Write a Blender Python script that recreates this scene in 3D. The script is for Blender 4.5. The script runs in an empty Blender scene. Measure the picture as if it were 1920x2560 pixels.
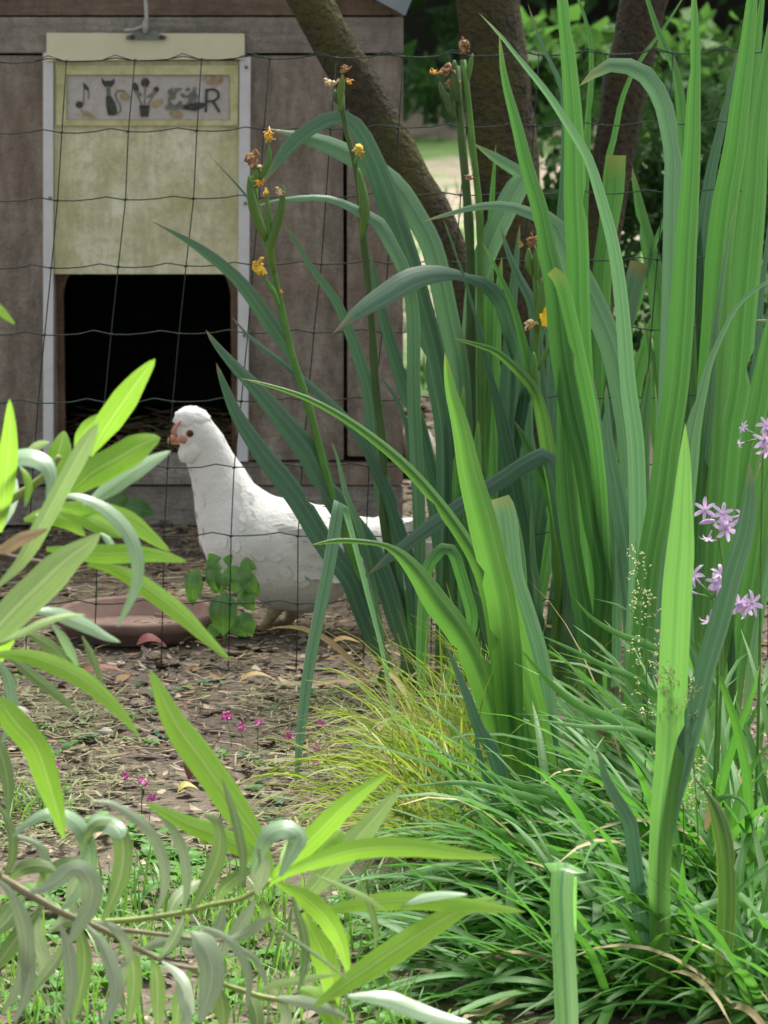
import bpy, math, random
import numpy as np
from mathutils import Vector, noise as mnoise
random.seed(7); rng = np.random.default_rng(7)
C = bpy.context.scene.collection
SC = bpy.context.scene
# ------------------------------------------------------------ camera
CAM = np.array([0.0, 0.0, 1.10]); PITCH = math.radians(8.9); FPX = 8297.0
cd = bpy.data.cameras.new('camera'); co = bpy.data.objects.new('camera', cd); C.objects.link(co)
co.location = CAM; co.rotation_euler = (math.radians(90) - PITCH, 0, 0)
cd.sensor_fit = 'HORIZONTAL'; cd.sensor_width = 27.0
cd.lens = 27.0 * FPX / 1920.0; cd.clip_start = 0.1; cd.clip_end = 300
cd.dof.use_dof = True; cd.dof.focus_distance = 4.35; cd.dof.aperture_fstop = 14.0
SC.camera = co
FW = np.array([0, math.cos(PITCH), -math.sin(PITCH)]); UP = np.array([0, math.sin(PITCH), math.cos(PITCH)])
def ray(px, py):
    return FW + np.array([1.0, 0, 0]) * ((px - 960) / FPX) + UP * ((1280 - py) / FPX)
def P(px, py, Y):                       # point of that sight line standing Y metres away
    d = ray(px, py); return CAM + d * (Y / d[1])
def G(px, py, z=0.0):                   # where it meets the ground
    d = ray(px, py); return CAM + d * ((z - CAM[2]) / d[2])
def GY(py): return G(960, py)[1]
# ------------------------------------------------------------ light
W = bpy.data.worlds.new('World'); SC.world = W; W.use_nodes = True
nt = W.node_tree; bg = nt.nodes['Background']
sky = nt.nodes.new('ShaderNodeTexSky'); sky.sky_type = 'NISHITA'; sky.sun_disc = False
sky.sun_elevation = math.radians(62); sky.sun_rotation = math.radians(20)
sky.air_density = 1.0; sky.dust_density = 4.0; sky.ozone_density = 0.6
hs = nt.nodes.new('ShaderNodeHueSaturation'); hs.inputs['Saturation'].default_value = 0.22
nt.links.new(sky.outputs[0], hs.inputs['Color']); nt.links.new(hs.outputs[0], bg.inputs['Color'])
bg.inputs['Strength'].default_value = 0.098
sl = bpy.data.lights.new('sun', 'SUN'); so = bpy.data.objects.new('sun', sl); C.objects.link(so)
sl.energy = 3.2; sl.angle = math.radians(22); sl.color = (1.0, 0.96, 0.88)
sd = Vector((math.sin(math.radians(20)) * math.cos(math.radians(62)), math.cos(math.radians(20)) * math.cos(math.radians(62)), math.sin(math.radians(62))))
so.rotation_euler = sd.to_track_quat('Z', 'Y').to_euler()
SC.view_settings.view_transform = 'Standard'; SC.view_settings.look = 'None'
SC.view_settings.exposure = 1.5; SC.view_settings.gamma = 1.0
SC.render.engine = 'CYCLES'
SC.cycles.max_bounces = 6; SC.cycles.transmission_bounces = 4; SC.cycles.transparent_max_bounces = 4
# ------------------------------------------------------------ object helpers
def tag(o, label=None, cat=None, group=None, kind=None):
    if label: o['label'] = label
    if cat: o['category'] = cat
    if group: o['group'] = group
    if kind: o['kind'] = kind
    return o
def thing(name, loc, label, cat, group=None):
    o = bpy.data.objects.new(name, None); C.objects.link(o); o.location = [float(v) for v in loc]; o.empty_display_size = 0.05
    return tag(o, label, cat, group)
def wloc(o):
    v = np.zeros(3)
    while o is not None: v = v + np.array(o.location); o = o.parent
    return v
def mesh(name, V, F, mats, parent=None, uv=None, rnd=None, mi=None, smooth=True):
    """one mesh object from world-space vertices; uv per vertex, rnd per face, mi per face"""
    V = np.asarray(V, float)
    me = bpy.data.meshes.new(name)
    if parent is not None: V = V - wloc(parent)
    me.from_pydata(V.tolist(), [], [list(map(int, f)) for f in F])
    if not isinstance(mats, (list, tuple)): mats = [mats]
    for m in mats: me.materials.append(m)
    if uv is not None:
        l = me.uv_layers.new(name='UVMap'); idx = np.empty(len(me.loops), dtype=np.int32); me.loops.foreach_get('vertex_index', idx)
        l.data.foreach_set('uv', np.asarray(uv, np.float32)[idx].ravel())
    if rnd is not None:
        a = me.attributes.new('rnd', 'FLOAT', 'FACE'); a.data.foreach_set('value', np.asarray(rnd, np.float32))
    if mi is not None: me.polygons.foreach_set('material_index', np.asarray(mi, np.int32))
    if smooth: me.polygons.foreach_set('use_smooth', np.ones(len(me.polygons), dtype=bool))
    me.update()
    o = bpy.data.objects.new(name, me); C.objects.link(o)
    if parent is not None: o.parent = parent
    return o
class MB:
    """collects pieces of ONE mesh"""
    def __init__(s): s.V = []; s.F = []; s.U = []; s.R = []; s.M = []; s.n = 0
    def add(s, V, F, uv=None, rnd=0.5, mi=0):
        V = np.asarray(V, float); k = len(V)
        s.V.append(V); s.U.append(np.zeros((k, 2)) if uv is None else np.asarray(uv, float))
        for f in F: s.F.append([i + s.n for i in f])
        s.R += [rnd] * len(F); s.M += [mi] * len(F); s.n += k
    def box(s, a, b, mi=0, rnd=0.5):
        x0, y0, z0 = a; x1, y1, z1 = b
        V = [(x0,y0,z0),(x1,y0,z0),(x1,y1,z0),(x0,y1,z0),(x0,y0,z1),(x1,y0,z1),(x1,y1,z1),(x0,y1,z1)]
        s.add(V, [(0,3,2,1),(4,5,6,7),(0,1,5,4),(1,2,6,5),(2,3,7,6),(3,0,4,7)], [(v[0], v[2]) for v in V], rnd, mi)
    def tube(s, pts, r, seg=7, mi=0, rnd=0.5, cap=True):
        V, F, U = tube(pts, r, seg, cap); s.add(V, F, U, rnd, mi)
    def prism(s, poly, y0, y1, mi=0, rnd=0.5):      # outline in (x,z), from y0 (front) to y1
        n = len(poly); V = [(x, y0, z) for x, z in poly] + [(x, y1, z) for x, z in poly]
        F = [list(range(n)), list(range(2*n-1, n-1, -1))] + [(i, i+n, (i+1) % n + n, (i+1) % n) for i in range(n)]
        s.add(V, F, [(v[0], v[2]) for v in V], rnd, mi)
    def build(s, name, mats, parent=None, smooth=True):
        return mesh(name, np.concatenate(s.V), s.F, mats, parent, np.concatenate(s.U), s.R, s.M, smooth)
def tube(pts, r, seg=7, cap=True):
    pts = np.asarray(pts, float); n = len(pts); r = np.broadcast_to(np.asarray(r, float), (n,))
    T = np.gradient(pts, axis=0); T /= np.linalg.norm(T, axis=1)[:, None] + 1e-12
    ref = np.array([0.0, 0, 1]) if abs(T[0][2]) < 0.9 else np.array([1.0, 0, 0])
    A = np.cross(T[0], ref); A /= np.linalg.norm(A); V = []; U = []
    L = np.concatenate([[0], np.cumsum(np.linalg.norm(np.diff(pts, axis=0), axis=1))])
    for i in range(n):
        A = A - T[i] * (A @ T[i]); A /= np.linalg.norm(A) + 1e-12; B = np.cross(T[i], A)
        for k in range(seg):
            t = 2*math.pi*k/seg; V.append(pts[i] + r[i]*(A*math.cos(t) + B*math.sin(t))); U.append((k/seg, L[i]))
    F = [(i*seg+k, i*seg+(k+1) % seg, (i+1)*seg+(k+1) % seg, (i+1)*seg+k) for i in range(n-1) for k in range(seg)]
    if cap: F += [list(range(seg))[::-1], list(range((n-1)*seg, n*seg))]
    return np.array(V), F, np.array(U)
def spline(pts, n):
    """Catmull-Rom through the points, evenly spaced by length"""
    p = np.asarray(pts, float)
    if len(p) == 2: return p[0] + (p[1]-p[0]) * np.linspace(0, 1, n)[:, None]
    q = np.vstack([2*p[0]-p[1], p, 2*p[-1]-p[-2]]); out = []
    for i in range(1, len(q)-2):
        a, b, c, d = q[i-1], q[i], q[i+1], q[i+2]
        ta = 0; tb = ta + np.linalg.norm((b-a)[:2])**0.5 + 1e-6; tc = tb + np.linalg.norm((c-b)[:2])**0.5 + 1e-6; td = tc + np.linalg.norm((d-c)[:2])**0.5 + 1e-6
        t = np.linspace(tb, tc, 12, endpoint=False)[:, None]
        A1 = (tb-t)/(tb-ta)*a + (t-ta)/(tb-ta)*b; A2 = (tc-t)/(tc-tb)*b + (t-tb)/(tc-tb)*c; A3 = (td-t)/(td-tc)*c + (t-tc)/(td-tc)*d
        B1 = (tc-t)/(tc-ta)*A1 + (t-ta)/(tc-ta)*A2; B2 = (td-t)/(td-tb)*A2 + (t-tb)/(td-tb)*A3
        out.append((tc-t)/(tc-tb)*B1 + (t-tb)/(tc-tb)*B2)
    out.append(p[-1:]); o = np.vstack(out)
    L = np.concatenate([[0], np.cumsum(np.linalg.norm(np.diff(o[:, :2], axis=0), axis=1))]); s = np.linspace(0, L[-1], n)
    return np.stack([np.interp(s, L, o[:, k]) for k in range(o.shape[1])], 1)
# ------------------------------------------------------------ materials
def mat(name):
    m = bpy.data.materials.new(name); m.use_nodes = True
    return m, m.node_tree, m.node_tree.nodes['Principled BSDF'], m.node_tree.nodes['Material Output']
def N(nt, t, **kw):
    n = nt.nodes.new('ShaderNode' + t)
    for k, v in kw.items():
        if k in n.inputs: n.inputs[k].default_value = v
        else: setattr(n, k, v)
    return n
def lk(nt, a, b): nt.links.new(a, b)
def ramp(nt, src, stops):
    r = N(nt, 'ValToRGB'); el = r.color_ramp.elements
    while len(el) < len(stops): el.new(0.5)
    for e, (p, c) in zip(el, stops): e.position = p; e.color = (*c, 1) if len(c) == 3 else c
    lk(nt, src, r.inputs[0]); return r.outputs[0]
def mixc(nt, f, a, b, mode='MIX'):
    m = N(nt, 'Mix', data_type='RGBA', blend_type=mode)
    for s, v in ((0, f), (6, a), (7, b)):
        if isinstance(v, (int, float)): m.inputs[s].default_value = v
        elif isinstance(v, tuple): m.inputs[s].default_value = (*v, 1)
        else: lk(nt, v, m.inputs[s])
    return m.outputs[2]
def mth(nt, op, a, b=0.0, clamp=False):
    m = N(nt, 'Math', operation=op, use_clamp=clamp)
    for s, v in ((0, a), (1, b)):
        if isinstance(v, (int, float)): m.inputs[s].default_value = v
        else: lk(nt, v, m.inputs[s])
    return m.outputs[0]
def noise_tex(nt, vec=None, scale=(1, 1, 1), s=5.0, detail=4.0, rough=0.6):
    mp = N(nt, 'Mapping'); mp.inputs['Scale'].default_value = scale
    if vec is None: vec = N(nt, 'TexCoord').outputs['Object']
    lk(nt, vec, mp.inputs['Vector'])
    n = N(nt, 'TexNoise'); n.inputs['Scale'].default_value = s; n.inputs['Detail'].default_value = detail; n.inputs['Roughness'].default_value = rough
    lk(nt, mp.outputs[0], n.inputs['Vector']); return n.outputs['Fac']
def bump(nt, bsdf, h, strength=0.3, dist=0.002):
    b = N(nt, 'Bump'); b.inputs['Strength'].default_value = strength; b.inputs['Distance'].default_value = dist
    lk(nt, h, b.inputs['Height']); lk(nt, b.outputs[0], bsdf.inputs['Normal'])
def plain(name, col, rough=0.6, var=0.25, s=30, metal=0.0, spec=0.4):
    m, nt, b, o = mat(name)
    f = noise_tex(nt, s=s)
    c = ramp(nt, f, [(0.3, tuple(v*(1-var) for v in col)), (0.7, tuple(min(1, v*(1+var)) for v in col))])
    lk(nt, c, b.inputs['Base Color']); b.inputs['Roughness'].default_value = rough; b.inputs['Metallic'].default_value = metal
    b.inputs['Specular IOR Level'].default_value = spec
    bump(nt, b, f, 0.2, 0.001); return m
def leaf_mat(name, a, b_, trans, tf=0.4, rough=0.42, rib=None, ribw=0.06, stripes=60, base=None, tipc=None, spec=0.5, spots=0.0, edge=None):
    """leaf: colour a..b by the leaf's own number, fine length-wise veins, a midrib, light shining through"""
    m, nt, b, o = mat(name)
    at = N(nt, 'Attribute', attribute_name='rnd'); uv = N(nt, 'TexCoord').outputs['UV']
    sep = N(nt, 'SeparateXYZ'); lk(nt, uv, sep.inputs[0])
    c = mixc(nt, at.outputs['Fac'], a, b_)
    st = noise_tex(nt, uv, (stripes, 1.2, 1), 1.0, 2.0)
    c = mixc(nt, mth(nt, 'MULTIPLY', ramp(nt, st, [(.36, (0, 0, 0)), (.64, (1, 1, 1))]), 0.8), c, mixc(nt, 0.42, c, (0.0, 0.0, 0.0)), 'MIX')
    st2 = noise_tex(nt, uv, (stripes*.37, .8, 7), 1.0, 1.0)
    c = mixc(nt, mth(nt, 'MULTIPLY', ramp(nt, st2, [(.48, (0, 0, 0)), (.66, (1, 1, 1))]), 0.32), c, mixc(nt, .5, c, (.5, .62, .42)))
    bl = noise_tex(nt, uv, (2.0, 9.0, 1), 1.0, 3.0)
    c = mixc(nt, mth(nt, 'MULTIPLY', bl, 0.6), c, mixc(nt, 0.5, c, trans))
    d = mth(nt, 'ABSOLUTE', mth(nt, 'SUBTRACT', sep.outputs[0], 0.5))
    if rib is not None:
        c = mixc(nt, mth(nt, 'SUBTRACT', 1.0, mth(nt, 'DIVIDE', d, ribw, True), True), c, rib)
    if edge is not None:
        c = mixc(nt, mth(nt, 'MULTIPLY', mth(nt, 'SUBTRACT', d, 0.43, True), 12.0, True), c, edge)
    if base is not None:
        c = mixc(nt, mth(nt, 'SUBTRACT', 1.0, mth(nt, 'DIVIDE', sep.outputs[1], 0.22, True), True), c, base)
    if tipc is not None:
        c = mixc(nt, mth(nt, 'MULTIPLY', mth(nt, 'SUBTRACT', sep.outputs[1], 0.95, True), 20.0, True), c, tipc)
    if spots > 0:
        sp = noise_tex(nt, uv, (3, 14, 1), 2.0, 2.0)
        c = mixc(nt, mth(nt, 'MULTIPLY', mth(nt, 'SUBTRACT', sp, 0.66, True), spots), c, (0.22, 0.17, 0.06))
    lk(nt, c, b.inputs['Base Color']); b.inputs['Roughness'].default_value = rough; b.inputs['Specular IOR Level'].default_value = spec
    bump(nt, b, st, 0.35, 0.0012)
    tr = N(nt, 'BsdfTranslucent'); lk(nt, mixc(nt, 0.55, c, trans), tr.inputs['Color'])
    mx = N(nt, 'MixShader'); mx.inputs[0].default_value = tf
    lk(nt, b.outputs[0], mx.inputs[1]); lk(nt, tr.outputs[0], mx.inputs[2]); lk(nt, mx.outputs[0], o.inputs['Surface'])
    return m
IR = {
 'g': leaf_mat('iris_leaf_green', (0.030, 0.112, 0.034), (0.052, 0.165, 0.046), (0.13, 0.40, 0.055), 0.40, 0.36, base=(0.17, 0.27, 0.06), tipc=(0.25, 0.2, 0.07), spots=4.0, rib=(0.020, 0.078, 0.030), ribw=.13, stripes=15),  # darker rib: weaker light through the thick middle, put into the colour
 'b': leaf_mat('iris_leaf_blue', (0.034, 0.094, 0.066), (0.054, 0.132, 0.090), (0.09, 0.24, 0.09), 0.28, 0.38, base=(0.10, 0.20, 0.05), tipc=(0.22, 0.18, 0.07), spots=3.0, stripes=15),
 'l': leaf_mat('iris_leaf_lime', (0.052, 0.160, 0.034), (0.080, 0.212, 0.045), (0.20, 0.48, 0.06), 0.50, 0.36, base=(0.21, 0.32, 0.07), tipc=(0.3, 0.25, 0.08), spots=1.0, rib=(0.022, 0.085, 0.030), ribw=.20, stripes=13),  # rib band painted dark where the thick middle passes less light
 'p': leaf_mat('iris_leaf_pale', (0.085, 0.20, 0.120), (0.125, 0.26, 0.150), (0.18, 0.40, 0.14), 0.34, 0.34, base=(0.20, 0.32, 0.09), tipc=(0.3, 0.27, 0.1), rib=(0.06, 0.15, 0.085), ribw=.12, stripes=15),
 'f': leaf_mat('iris_leaf_banded', (0.095, 0.25, 0.060), (0.135, 0.32, 0.085), (0.26, 0.60, 0.10), 0.50, 0.34, base=(0.20, 0.34, 0.07), tipc=(0.2, 0.35, 0.06), rib=(0.05, 0.15, 0.07), ribw=.09, stripes=12),
 'e': leaf_mat('iris_leaf_edged', (0.030, 0.085, 0.024), (0.045, 0.11, 0.03), (0.15, 0.35, 0.03), 0.3, 0.42, edge=(0.35, 0.34, 0.03), rib=(.02, .06, .02), ribw=.16, stripes=13),
 'd': leaf_mat('iris_leaf_dead', (0.30, 0.22, 0.11), (0.42, 0.33, 0.17), (0.4, 0.3, 0.15), 0.3, 0.7),
}
OL = {
 'l': leaf_mat('shrub_leaf_lime', (0.15, 0.34, 0.030), (0.21, 0.43, 0.045), (0.45, 0.82, 0.07), 0.48, 0.42, rib=(0.42, 0.56, 0.20), ribw=0.06, stripes=14),
 'p': leaf_mat('shrub_leaf_pale', (0.28, 0.45, 0.14), (0.38, 0.54, 0.21), (0.52, 0.78, 0.22), 0.40, 0.42, rib=(0.58, 0.70, 0.36), ribw=0.07, stripes=14),
 'w': leaf_mat('shrub_leaf_painted_sheen', (0.24, 0.36, 0.25), (0.32, 0.44, 0.33), (0.3, 0.6, 0.14), 0.25, 0.30, rib=(0.45, 0.55, 0.38), ribw=0.05, stripes=12, spec=0.8),  # silvery sky highlight put into the base colour, besides the gloss
 'o': leaf_mat('shrub_leaf_olive', (0.11, 0.19, 0.065), (0.16, 0.24, 0.095), (0.24, 0.42, 0.08), 0.34, 0.5, rib=(0.38, 0.42, 0.22), ribw=0.085, stripes=12),
 'y': leaf_mat('shrub_leaf_grey', (0.25, 0.33, 0.22), (0.33, 0.40, 0.29), (0.32, 0.48, 0.18), 0.22, 0.42, rib=(0.42, 0.45, 0.30), ribw=0.07, stripes=12, spec=0.6),
 't': leaf_mat('shrub_leaf_tan', (0.42, 0.28, 0.14), (0.52, 0.38, 0.22), (0.5, 0.35, 0.2), 0.25, 0.6, rib=(0.3, 0.2, 0.1), stripes=12),
}
# ------------------------------------------------------------ ground, lawn, bank
def ground_mat():
    m, nt, b, o = mat('soil')
    n1 = noise_tex(nt, s=9, detail=6); n2 = noise_tex(nt, s=90, detail=4, rough=0.7); n3 = noise_tex(nt, s=2.2, detail=3)
    c = ramp(nt, n2, [(0.25, (0.050, 0.038, 0.027)), (0.5, (0.12, 0.094, 0.068)), (0.75, (0.24, 0.195, 0.145))])
    c = mixc(nt, mth(nt, 'MULTIPLY', n1, 0.6), c, (0.10, 0.075, 0.055))
    g = ramp(nt, n3, [(0.42, (0, 0, 0)), (0.58, (1, 1, 1))])
    c = mixc(nt, mth(nt, 'MULTIPLY', g, 0.25), c, (0.10, 0.11, 0.035))
    lk(nt, c, b.inputs['Base Color']); b.inputs['Roughness'].default_value = 0.95
    bump(nt, b, n2, 0.8, 0.012); return m
xs = np.linspace(-1, 1, 61)**3 * 60; ys = np.concatenate([np.linspace(-8, 2.5, 8), np.linspace(2.8, 8, 54), np.linspace(8.6, 60, 24)])
V = []; F = []
for j, y in enumerate(ys):
    for i, x in enumerate(xs):
        z = 0.012 * mnoise.noise((x*3.1, y*3.1, 0)) + 0.006 * mnoise.noise((x*9, y*9, 3)) if y < 9 else 0.02 * mnoise.noise((x, y, 1))
        V.append((x, y, z))
nx = len(xs)
for j in range(len(ys)-1):
    for i in range(nx-1): F.append((j*nx+i, j*nx+i+1, (j+1)*nx+i+1, (j+1)*nx+i))
tag(mesh('ground', V, F, ground_mat()), kind='structure')
def gz(x, y): return 0.012 * mnoise.noise((x*3.1, y*3.1, 0)) + 0.006 * mnoise.noise((x*9, y*9, 3))
def lawn_mat():
    m, nt, b, o = mat('lawn_turf')
    n1 = noise_tex(nt, s=0.9, detail=5); n2 = noise_tex(nt, s=14, detail=4)
    c = ramp(nt, n2, [(0.3, (0.06, 0.125, 0.025)), (0.7, (0.12, 0.22, 0.045))])
    g = ramp(nt, n1, [(0.47, (0, 0, 0)), (0.56, (1, 1, 1))])
    c = mixc(nt, g, c, ramp(nt, n2, [(0.3, (0.20, 0.165, 0.12)), (0.7, (0.30, 0.255, 0.19))]))
    lk(nt, c, b.inputs['Base Color']); b.inputs['Roughness'].default_value = 0.9; bump(nt, b, n2, 0.6, 0.03); return m
V = []; F = []
def rise(y): return 0.60*max(0, (y-9)/12)**1.3
lx = np.linspace(-14, 14, 40); ly = np.linspace(8.6, 21, 26)
for y in ly:
    for x in lx: V.append((x, y + (0.25*mnoise.noise((x*1.3, 0, 7)) if y < 8.7 else 0), (-0.06 if y < 8.7 else 0.025) + rise(y) + 0.02*mnoise.noise((x, y, 1)) + 0.015*mnoise.noise((x*2, y*2, 5))))
for j in range(25):
    for i in range(39): F.append((j*40+i, j*40+i+1, (j+1)*40+i+1, (j+1)*40+i))
tag(mesh('lawn', V, F, lawn_mat()), kind='structure')
# added dark backdrop bank, keeps sky from showing behind the thicket
V = []; F = []
for j, (y, z) in enumerate([(20.3, 0.3), (21.5, 1.6), (22.5, 3.0), (24, 5.5), (27, 7.0)]):
    for x in np.linspace(-16, 16, 33): V.append((x, y + 0.5*mnoise.noise((x*0.4, j, 2)), z + 0.5*mnoise.noise((x*0.5, j, 9))))
for j in range(4):
    for i in range(32): F.append((j*33+i, j*33+i+1, (j+1)*33+i+1, (j+1)*33+i))
tag(mesh('backdrop_bank', V, F, plain('dark_backdrop', (0.012, 0.014, 0.008), 1.0, 0.5, 2.0)), kind='structure')
# ------------------------------------------------------------ many small leaves in one mesh
def leaf_cloud(mb, cen, size, n, ls, sq=0.6, mi=0, flat=0.5, dens=0.5):
    """n leaf-sized faces spread through an uneven volume round cen"""
    cen = np.asarray(cen, float); size = np.asarray(size, float)
    for _ in range(n):
        while True:
            p = rng.uniform(-1, 1, 3)
            r = np.linalg.norm(p)
            if r > 1: continue
            q = cen + p*size
            if mnoise.noise(Vector(q*(1.6/ max(size.max(), .3)))*1.6) + dens*1.0 - 0.5*r > rng.uniform(-0.35, 0.35): break
        d = rng.normal(size=3); d[2] -= 0.3; d /= np.linalg.norm(d)
        s_ = np.cross(d, rng.normal(size=3)); s_ /= np.linalg.norm(s_) + 1e-9
        nrm = np.cross(d, s_)
        L = ls*rng.uniform(0.6, 1.3); w = L*sq*0.5
        V = [q, q + d*L*0.45 + s_*w + nrm*L*0.06, q + d*L, q + d*L*0.45 - s_*w + nrm*L*0.06]
        mb.add(V, [(0, 1, 2), (0, 2, 3)], [(0.5, 0), (1, .5), (.5, 1), (0, .5)], rng.random(), mi)
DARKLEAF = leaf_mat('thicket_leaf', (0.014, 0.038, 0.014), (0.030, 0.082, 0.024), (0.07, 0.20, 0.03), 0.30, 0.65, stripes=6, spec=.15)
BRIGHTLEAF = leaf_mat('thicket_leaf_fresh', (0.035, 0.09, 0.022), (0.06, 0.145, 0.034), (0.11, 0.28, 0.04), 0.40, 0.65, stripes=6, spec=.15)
mb = MB()
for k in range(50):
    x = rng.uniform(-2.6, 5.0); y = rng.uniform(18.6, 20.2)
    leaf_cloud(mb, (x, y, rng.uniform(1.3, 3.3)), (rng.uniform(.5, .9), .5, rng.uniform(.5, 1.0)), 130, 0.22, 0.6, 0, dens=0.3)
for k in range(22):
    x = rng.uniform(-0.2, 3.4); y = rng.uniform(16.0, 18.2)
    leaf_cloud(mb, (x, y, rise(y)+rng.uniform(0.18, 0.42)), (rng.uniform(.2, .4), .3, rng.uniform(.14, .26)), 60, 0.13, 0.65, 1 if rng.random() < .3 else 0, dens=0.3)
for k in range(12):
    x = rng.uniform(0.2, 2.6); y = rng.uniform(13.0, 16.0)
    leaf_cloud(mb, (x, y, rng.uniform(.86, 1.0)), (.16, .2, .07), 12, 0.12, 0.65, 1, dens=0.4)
for k in range(60):      # unseen leaf mass added overhead to shade the far thicket
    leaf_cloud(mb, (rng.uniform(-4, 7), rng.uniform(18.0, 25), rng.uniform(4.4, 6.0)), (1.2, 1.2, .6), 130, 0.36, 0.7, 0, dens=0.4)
for k in range(26): leaf_cloud(mb, (rng.uniform(.6, 3.2), rng.uniform(9.4, 13.5), rng.uniform(3.0, 3.9)), (.6, .6, .35), 170, 0.16, 0.7, 0, dens=0.4)  # more leaves added out of view above, to shade the right-hand bushes
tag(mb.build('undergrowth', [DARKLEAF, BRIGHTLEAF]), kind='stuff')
# lawn grass far off, as short tufts
mb = MB()
for k in range(5200):
    y = 9 + 10*rng.random()**1.5; x = rng.uniform(-0.02, 0.135)*y*1.25
    if mnoise.noise((x*0.9, y*0.9, 11.0)) < -0.12: continue
    h = rng.uniform(0.03, 0.10); a = rng.uniform(0, 6.28); w = 0.006
    d = np.array([math.cos(a), math.sin(a), 0]); b = np.array([x, y, 0.02+rise(y)])
    mb.add([b-d*w, b+d*w, b+np.array([d[1], -d[0], 0])*h*0.4+np.array([0, 0, h])], [(0, 1, 2)], [(0, 0), (1, 0), (.5, 1)], rng.random(), int(rng.random() < .45))
tag(mb.build('grass_beyond', [DARKLEAF, BRIGHTLEAF]), kind='stuff')
# dark evergreen bushes filling the right behind the irises
def bush(name, cx0, y0, r, hgt, n, label, ls=.055):
    root = thing(name, (cx0, y0, 0), label, 'bush', 'dark bushes behind the irises'); m_ = MB(); lf_ = MB()
    for k in range(6):
        a = k*1.05; e = np.array((cx0+math.cos(a)*r*.6, y0+math.sin(a)*r*.4, hgt*.75)); m_.tube([(cx0+math.cos(a)*.03, y0+math.sin(a)*.03, -.02), (cx0+math.cos(a)*r*.25, y0+math.sin(a)*r*.2, hgt*.4), e], [.012, .009, .004], 6)
    for k in range(9):
        a = rng.uniform(0, 6.28); leaf_cloud(lf_, (cx0+math.cos(a)*r*.55*rng.random(), y0+math.sin(a)*r*.4*rng.random(), hgt*rng.uniform(.2, .85)), (r*.6, r*.5, hgt*.26), n, ls, .55, 0, dens=.35)
    m_.build('branches', [DARKLEAF], root); lf_.build('foliage', [DARKLEAF], root)
bush('evergreen_bush', .88, 8.9, .42, .88, 190, 'dark evergreen bush behind the wide upright iris blades at the right'); bush('evergreen_bush', .58, 9.6, .30, .72, 120, 'lower dark bush between the rightmost trunk and the evergreen bush'); bush('evergreen_bush', 1.25, 9.6, .42, .98, 150, 'dark bush cut by the right edge behind the topmost purple flowers')
# ------------------------------------------------------------ trees between fence and coop
def bark_mat():
    m, nt, b, o = mat('mossy_bark')
    uv = N(nt, 'TexCoord').outputs['UV']
    n1 = noise_tex(nt, s=16, detail=6, rough=0.7); n2 = noise_tex(nt, s=6, detail=4); n3 = noise_tex(nt, s=70, detail=3)
    c = ramp(nt, n3, [(0.3, (0.028, 0.023, 0.012)), (0.7, (0.078, 0.062, 0.032))])
    c = mixc(nt, ramp(nt, n2, [(0.45, (0, 0, 0)), (0.62, (0.8, 0.8, 0.8))]), c, (0.090, 0.083, 0.016))
    c = mixc(nt, ramp(nt, n1, [(0.62, (0, 0, 0)), (0.72, (0.5, 0.5, 0.5))]), c, (0.13, 0.115, 0.075))
    lk(nt, c, b.inputs['Base Color']); b.inputs['Roughness'].default_value = 0.95; bump(nt, b, mth(nt, 'ADD', n1, n3), 1.0, 0.035); return m
BARK = bark_mat()
CROWN = leaf_mat('tree_leaf', (0.035, 0.10, 0.02), (0.07, 0.17, 0.03), (0.2, 0.45, 0.05), 0.4, 0.45, stripes=6)
def tree(pix, Y, label, crown_at, dY=0.0):
    """pix: (px, py, width px) from the ground up; carries on above the frame into a crown"""
    p = [np.append(P(x, y, Y + dY*i/len(pix)), w*.92*Y/FPX/2) for i, (x, y, w) in enumerate(pix)]
    cr = np.asarray(crown_at, float)
    top = p[-1]; p.append(np.append((top[:3]*0.45 + cr*0.55) + (0, 0, -0.1), top[3]*0.75)); p.append(np.append(cr, top[3]*0.4))
    A = np.array(p); t = np.linspace(0, 1, len(A)); tt = np.linspace(0, 1, 40)
    B = np.array([spline(A[:, :3], 40)[:, k] for k in range(3)]).T
    # spline() spaces by x,y only; use plain interpolation along true length instead
    L = np.concatenate([[0], np.cumsum(np.linalg.norm(np.diff(A[:, :3], axis=0), axis=1))]); s = np.linspace(0, L[-1], 44)
    B = np.stack([np.interp(s, L, A[:, k]) for k in range(4)], 1)
    for _ in range(3): B[1:-1] = (B[:-2] + 2*B[1:-1] + B[2:]) / 4
    root = thing('tree', (B[0, 0], B[0, 1], 0), label, 'tree', 'mossy trees beside the coop')
    Vt, Ft, Ut = tube(B[:, :3], B[:, 3], 14)
    Vt = np.array([v + (v - B[min(i//14, 43), :3]) * (0.22 * mnoise.noise(Vector(v)*9) + .14*mnoise.noise(Vector(v)*24)) for i, v in enumerate(Vt)])
    mesh('trunk', Vt, Ft, BARK, root, Ut)
    br = MB(); lf = MB()
    for k in range(7):
        a = k*0.9 + rng.random(); e = cr + np.array([math.cos(a)*0.7, math.sin(a)*0.7, rng.uniform(0.1, 0.8)])
        q = spline([cr + (0, 0, -0.15), (cr+e)/2 + (0, 0, 0.12), e], 8); br.tube(q, np.linspace(.028, .008, 8), 6)
        leaf_cloud(lf, e, (0.5, 0.5, 0.3), 150, 0.09, 0.5, dens=0.4)
    br.build('branches', [BARK], root); lf.build('crown', [CROWN], root)
tree([(1245, 1455, 150), (1215, 1100, 110), (1185, 760, 96), (1120, 620, 104), (1030, 450, 116), (945, 300, 120), (862, 150, 124), (775, 0, 120), (700, -130, 112)], 6.15, 'mossy trunk slanting across the coop corner to the upper left', (-0.9, 6.5, 2.5), 0.1)
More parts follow.
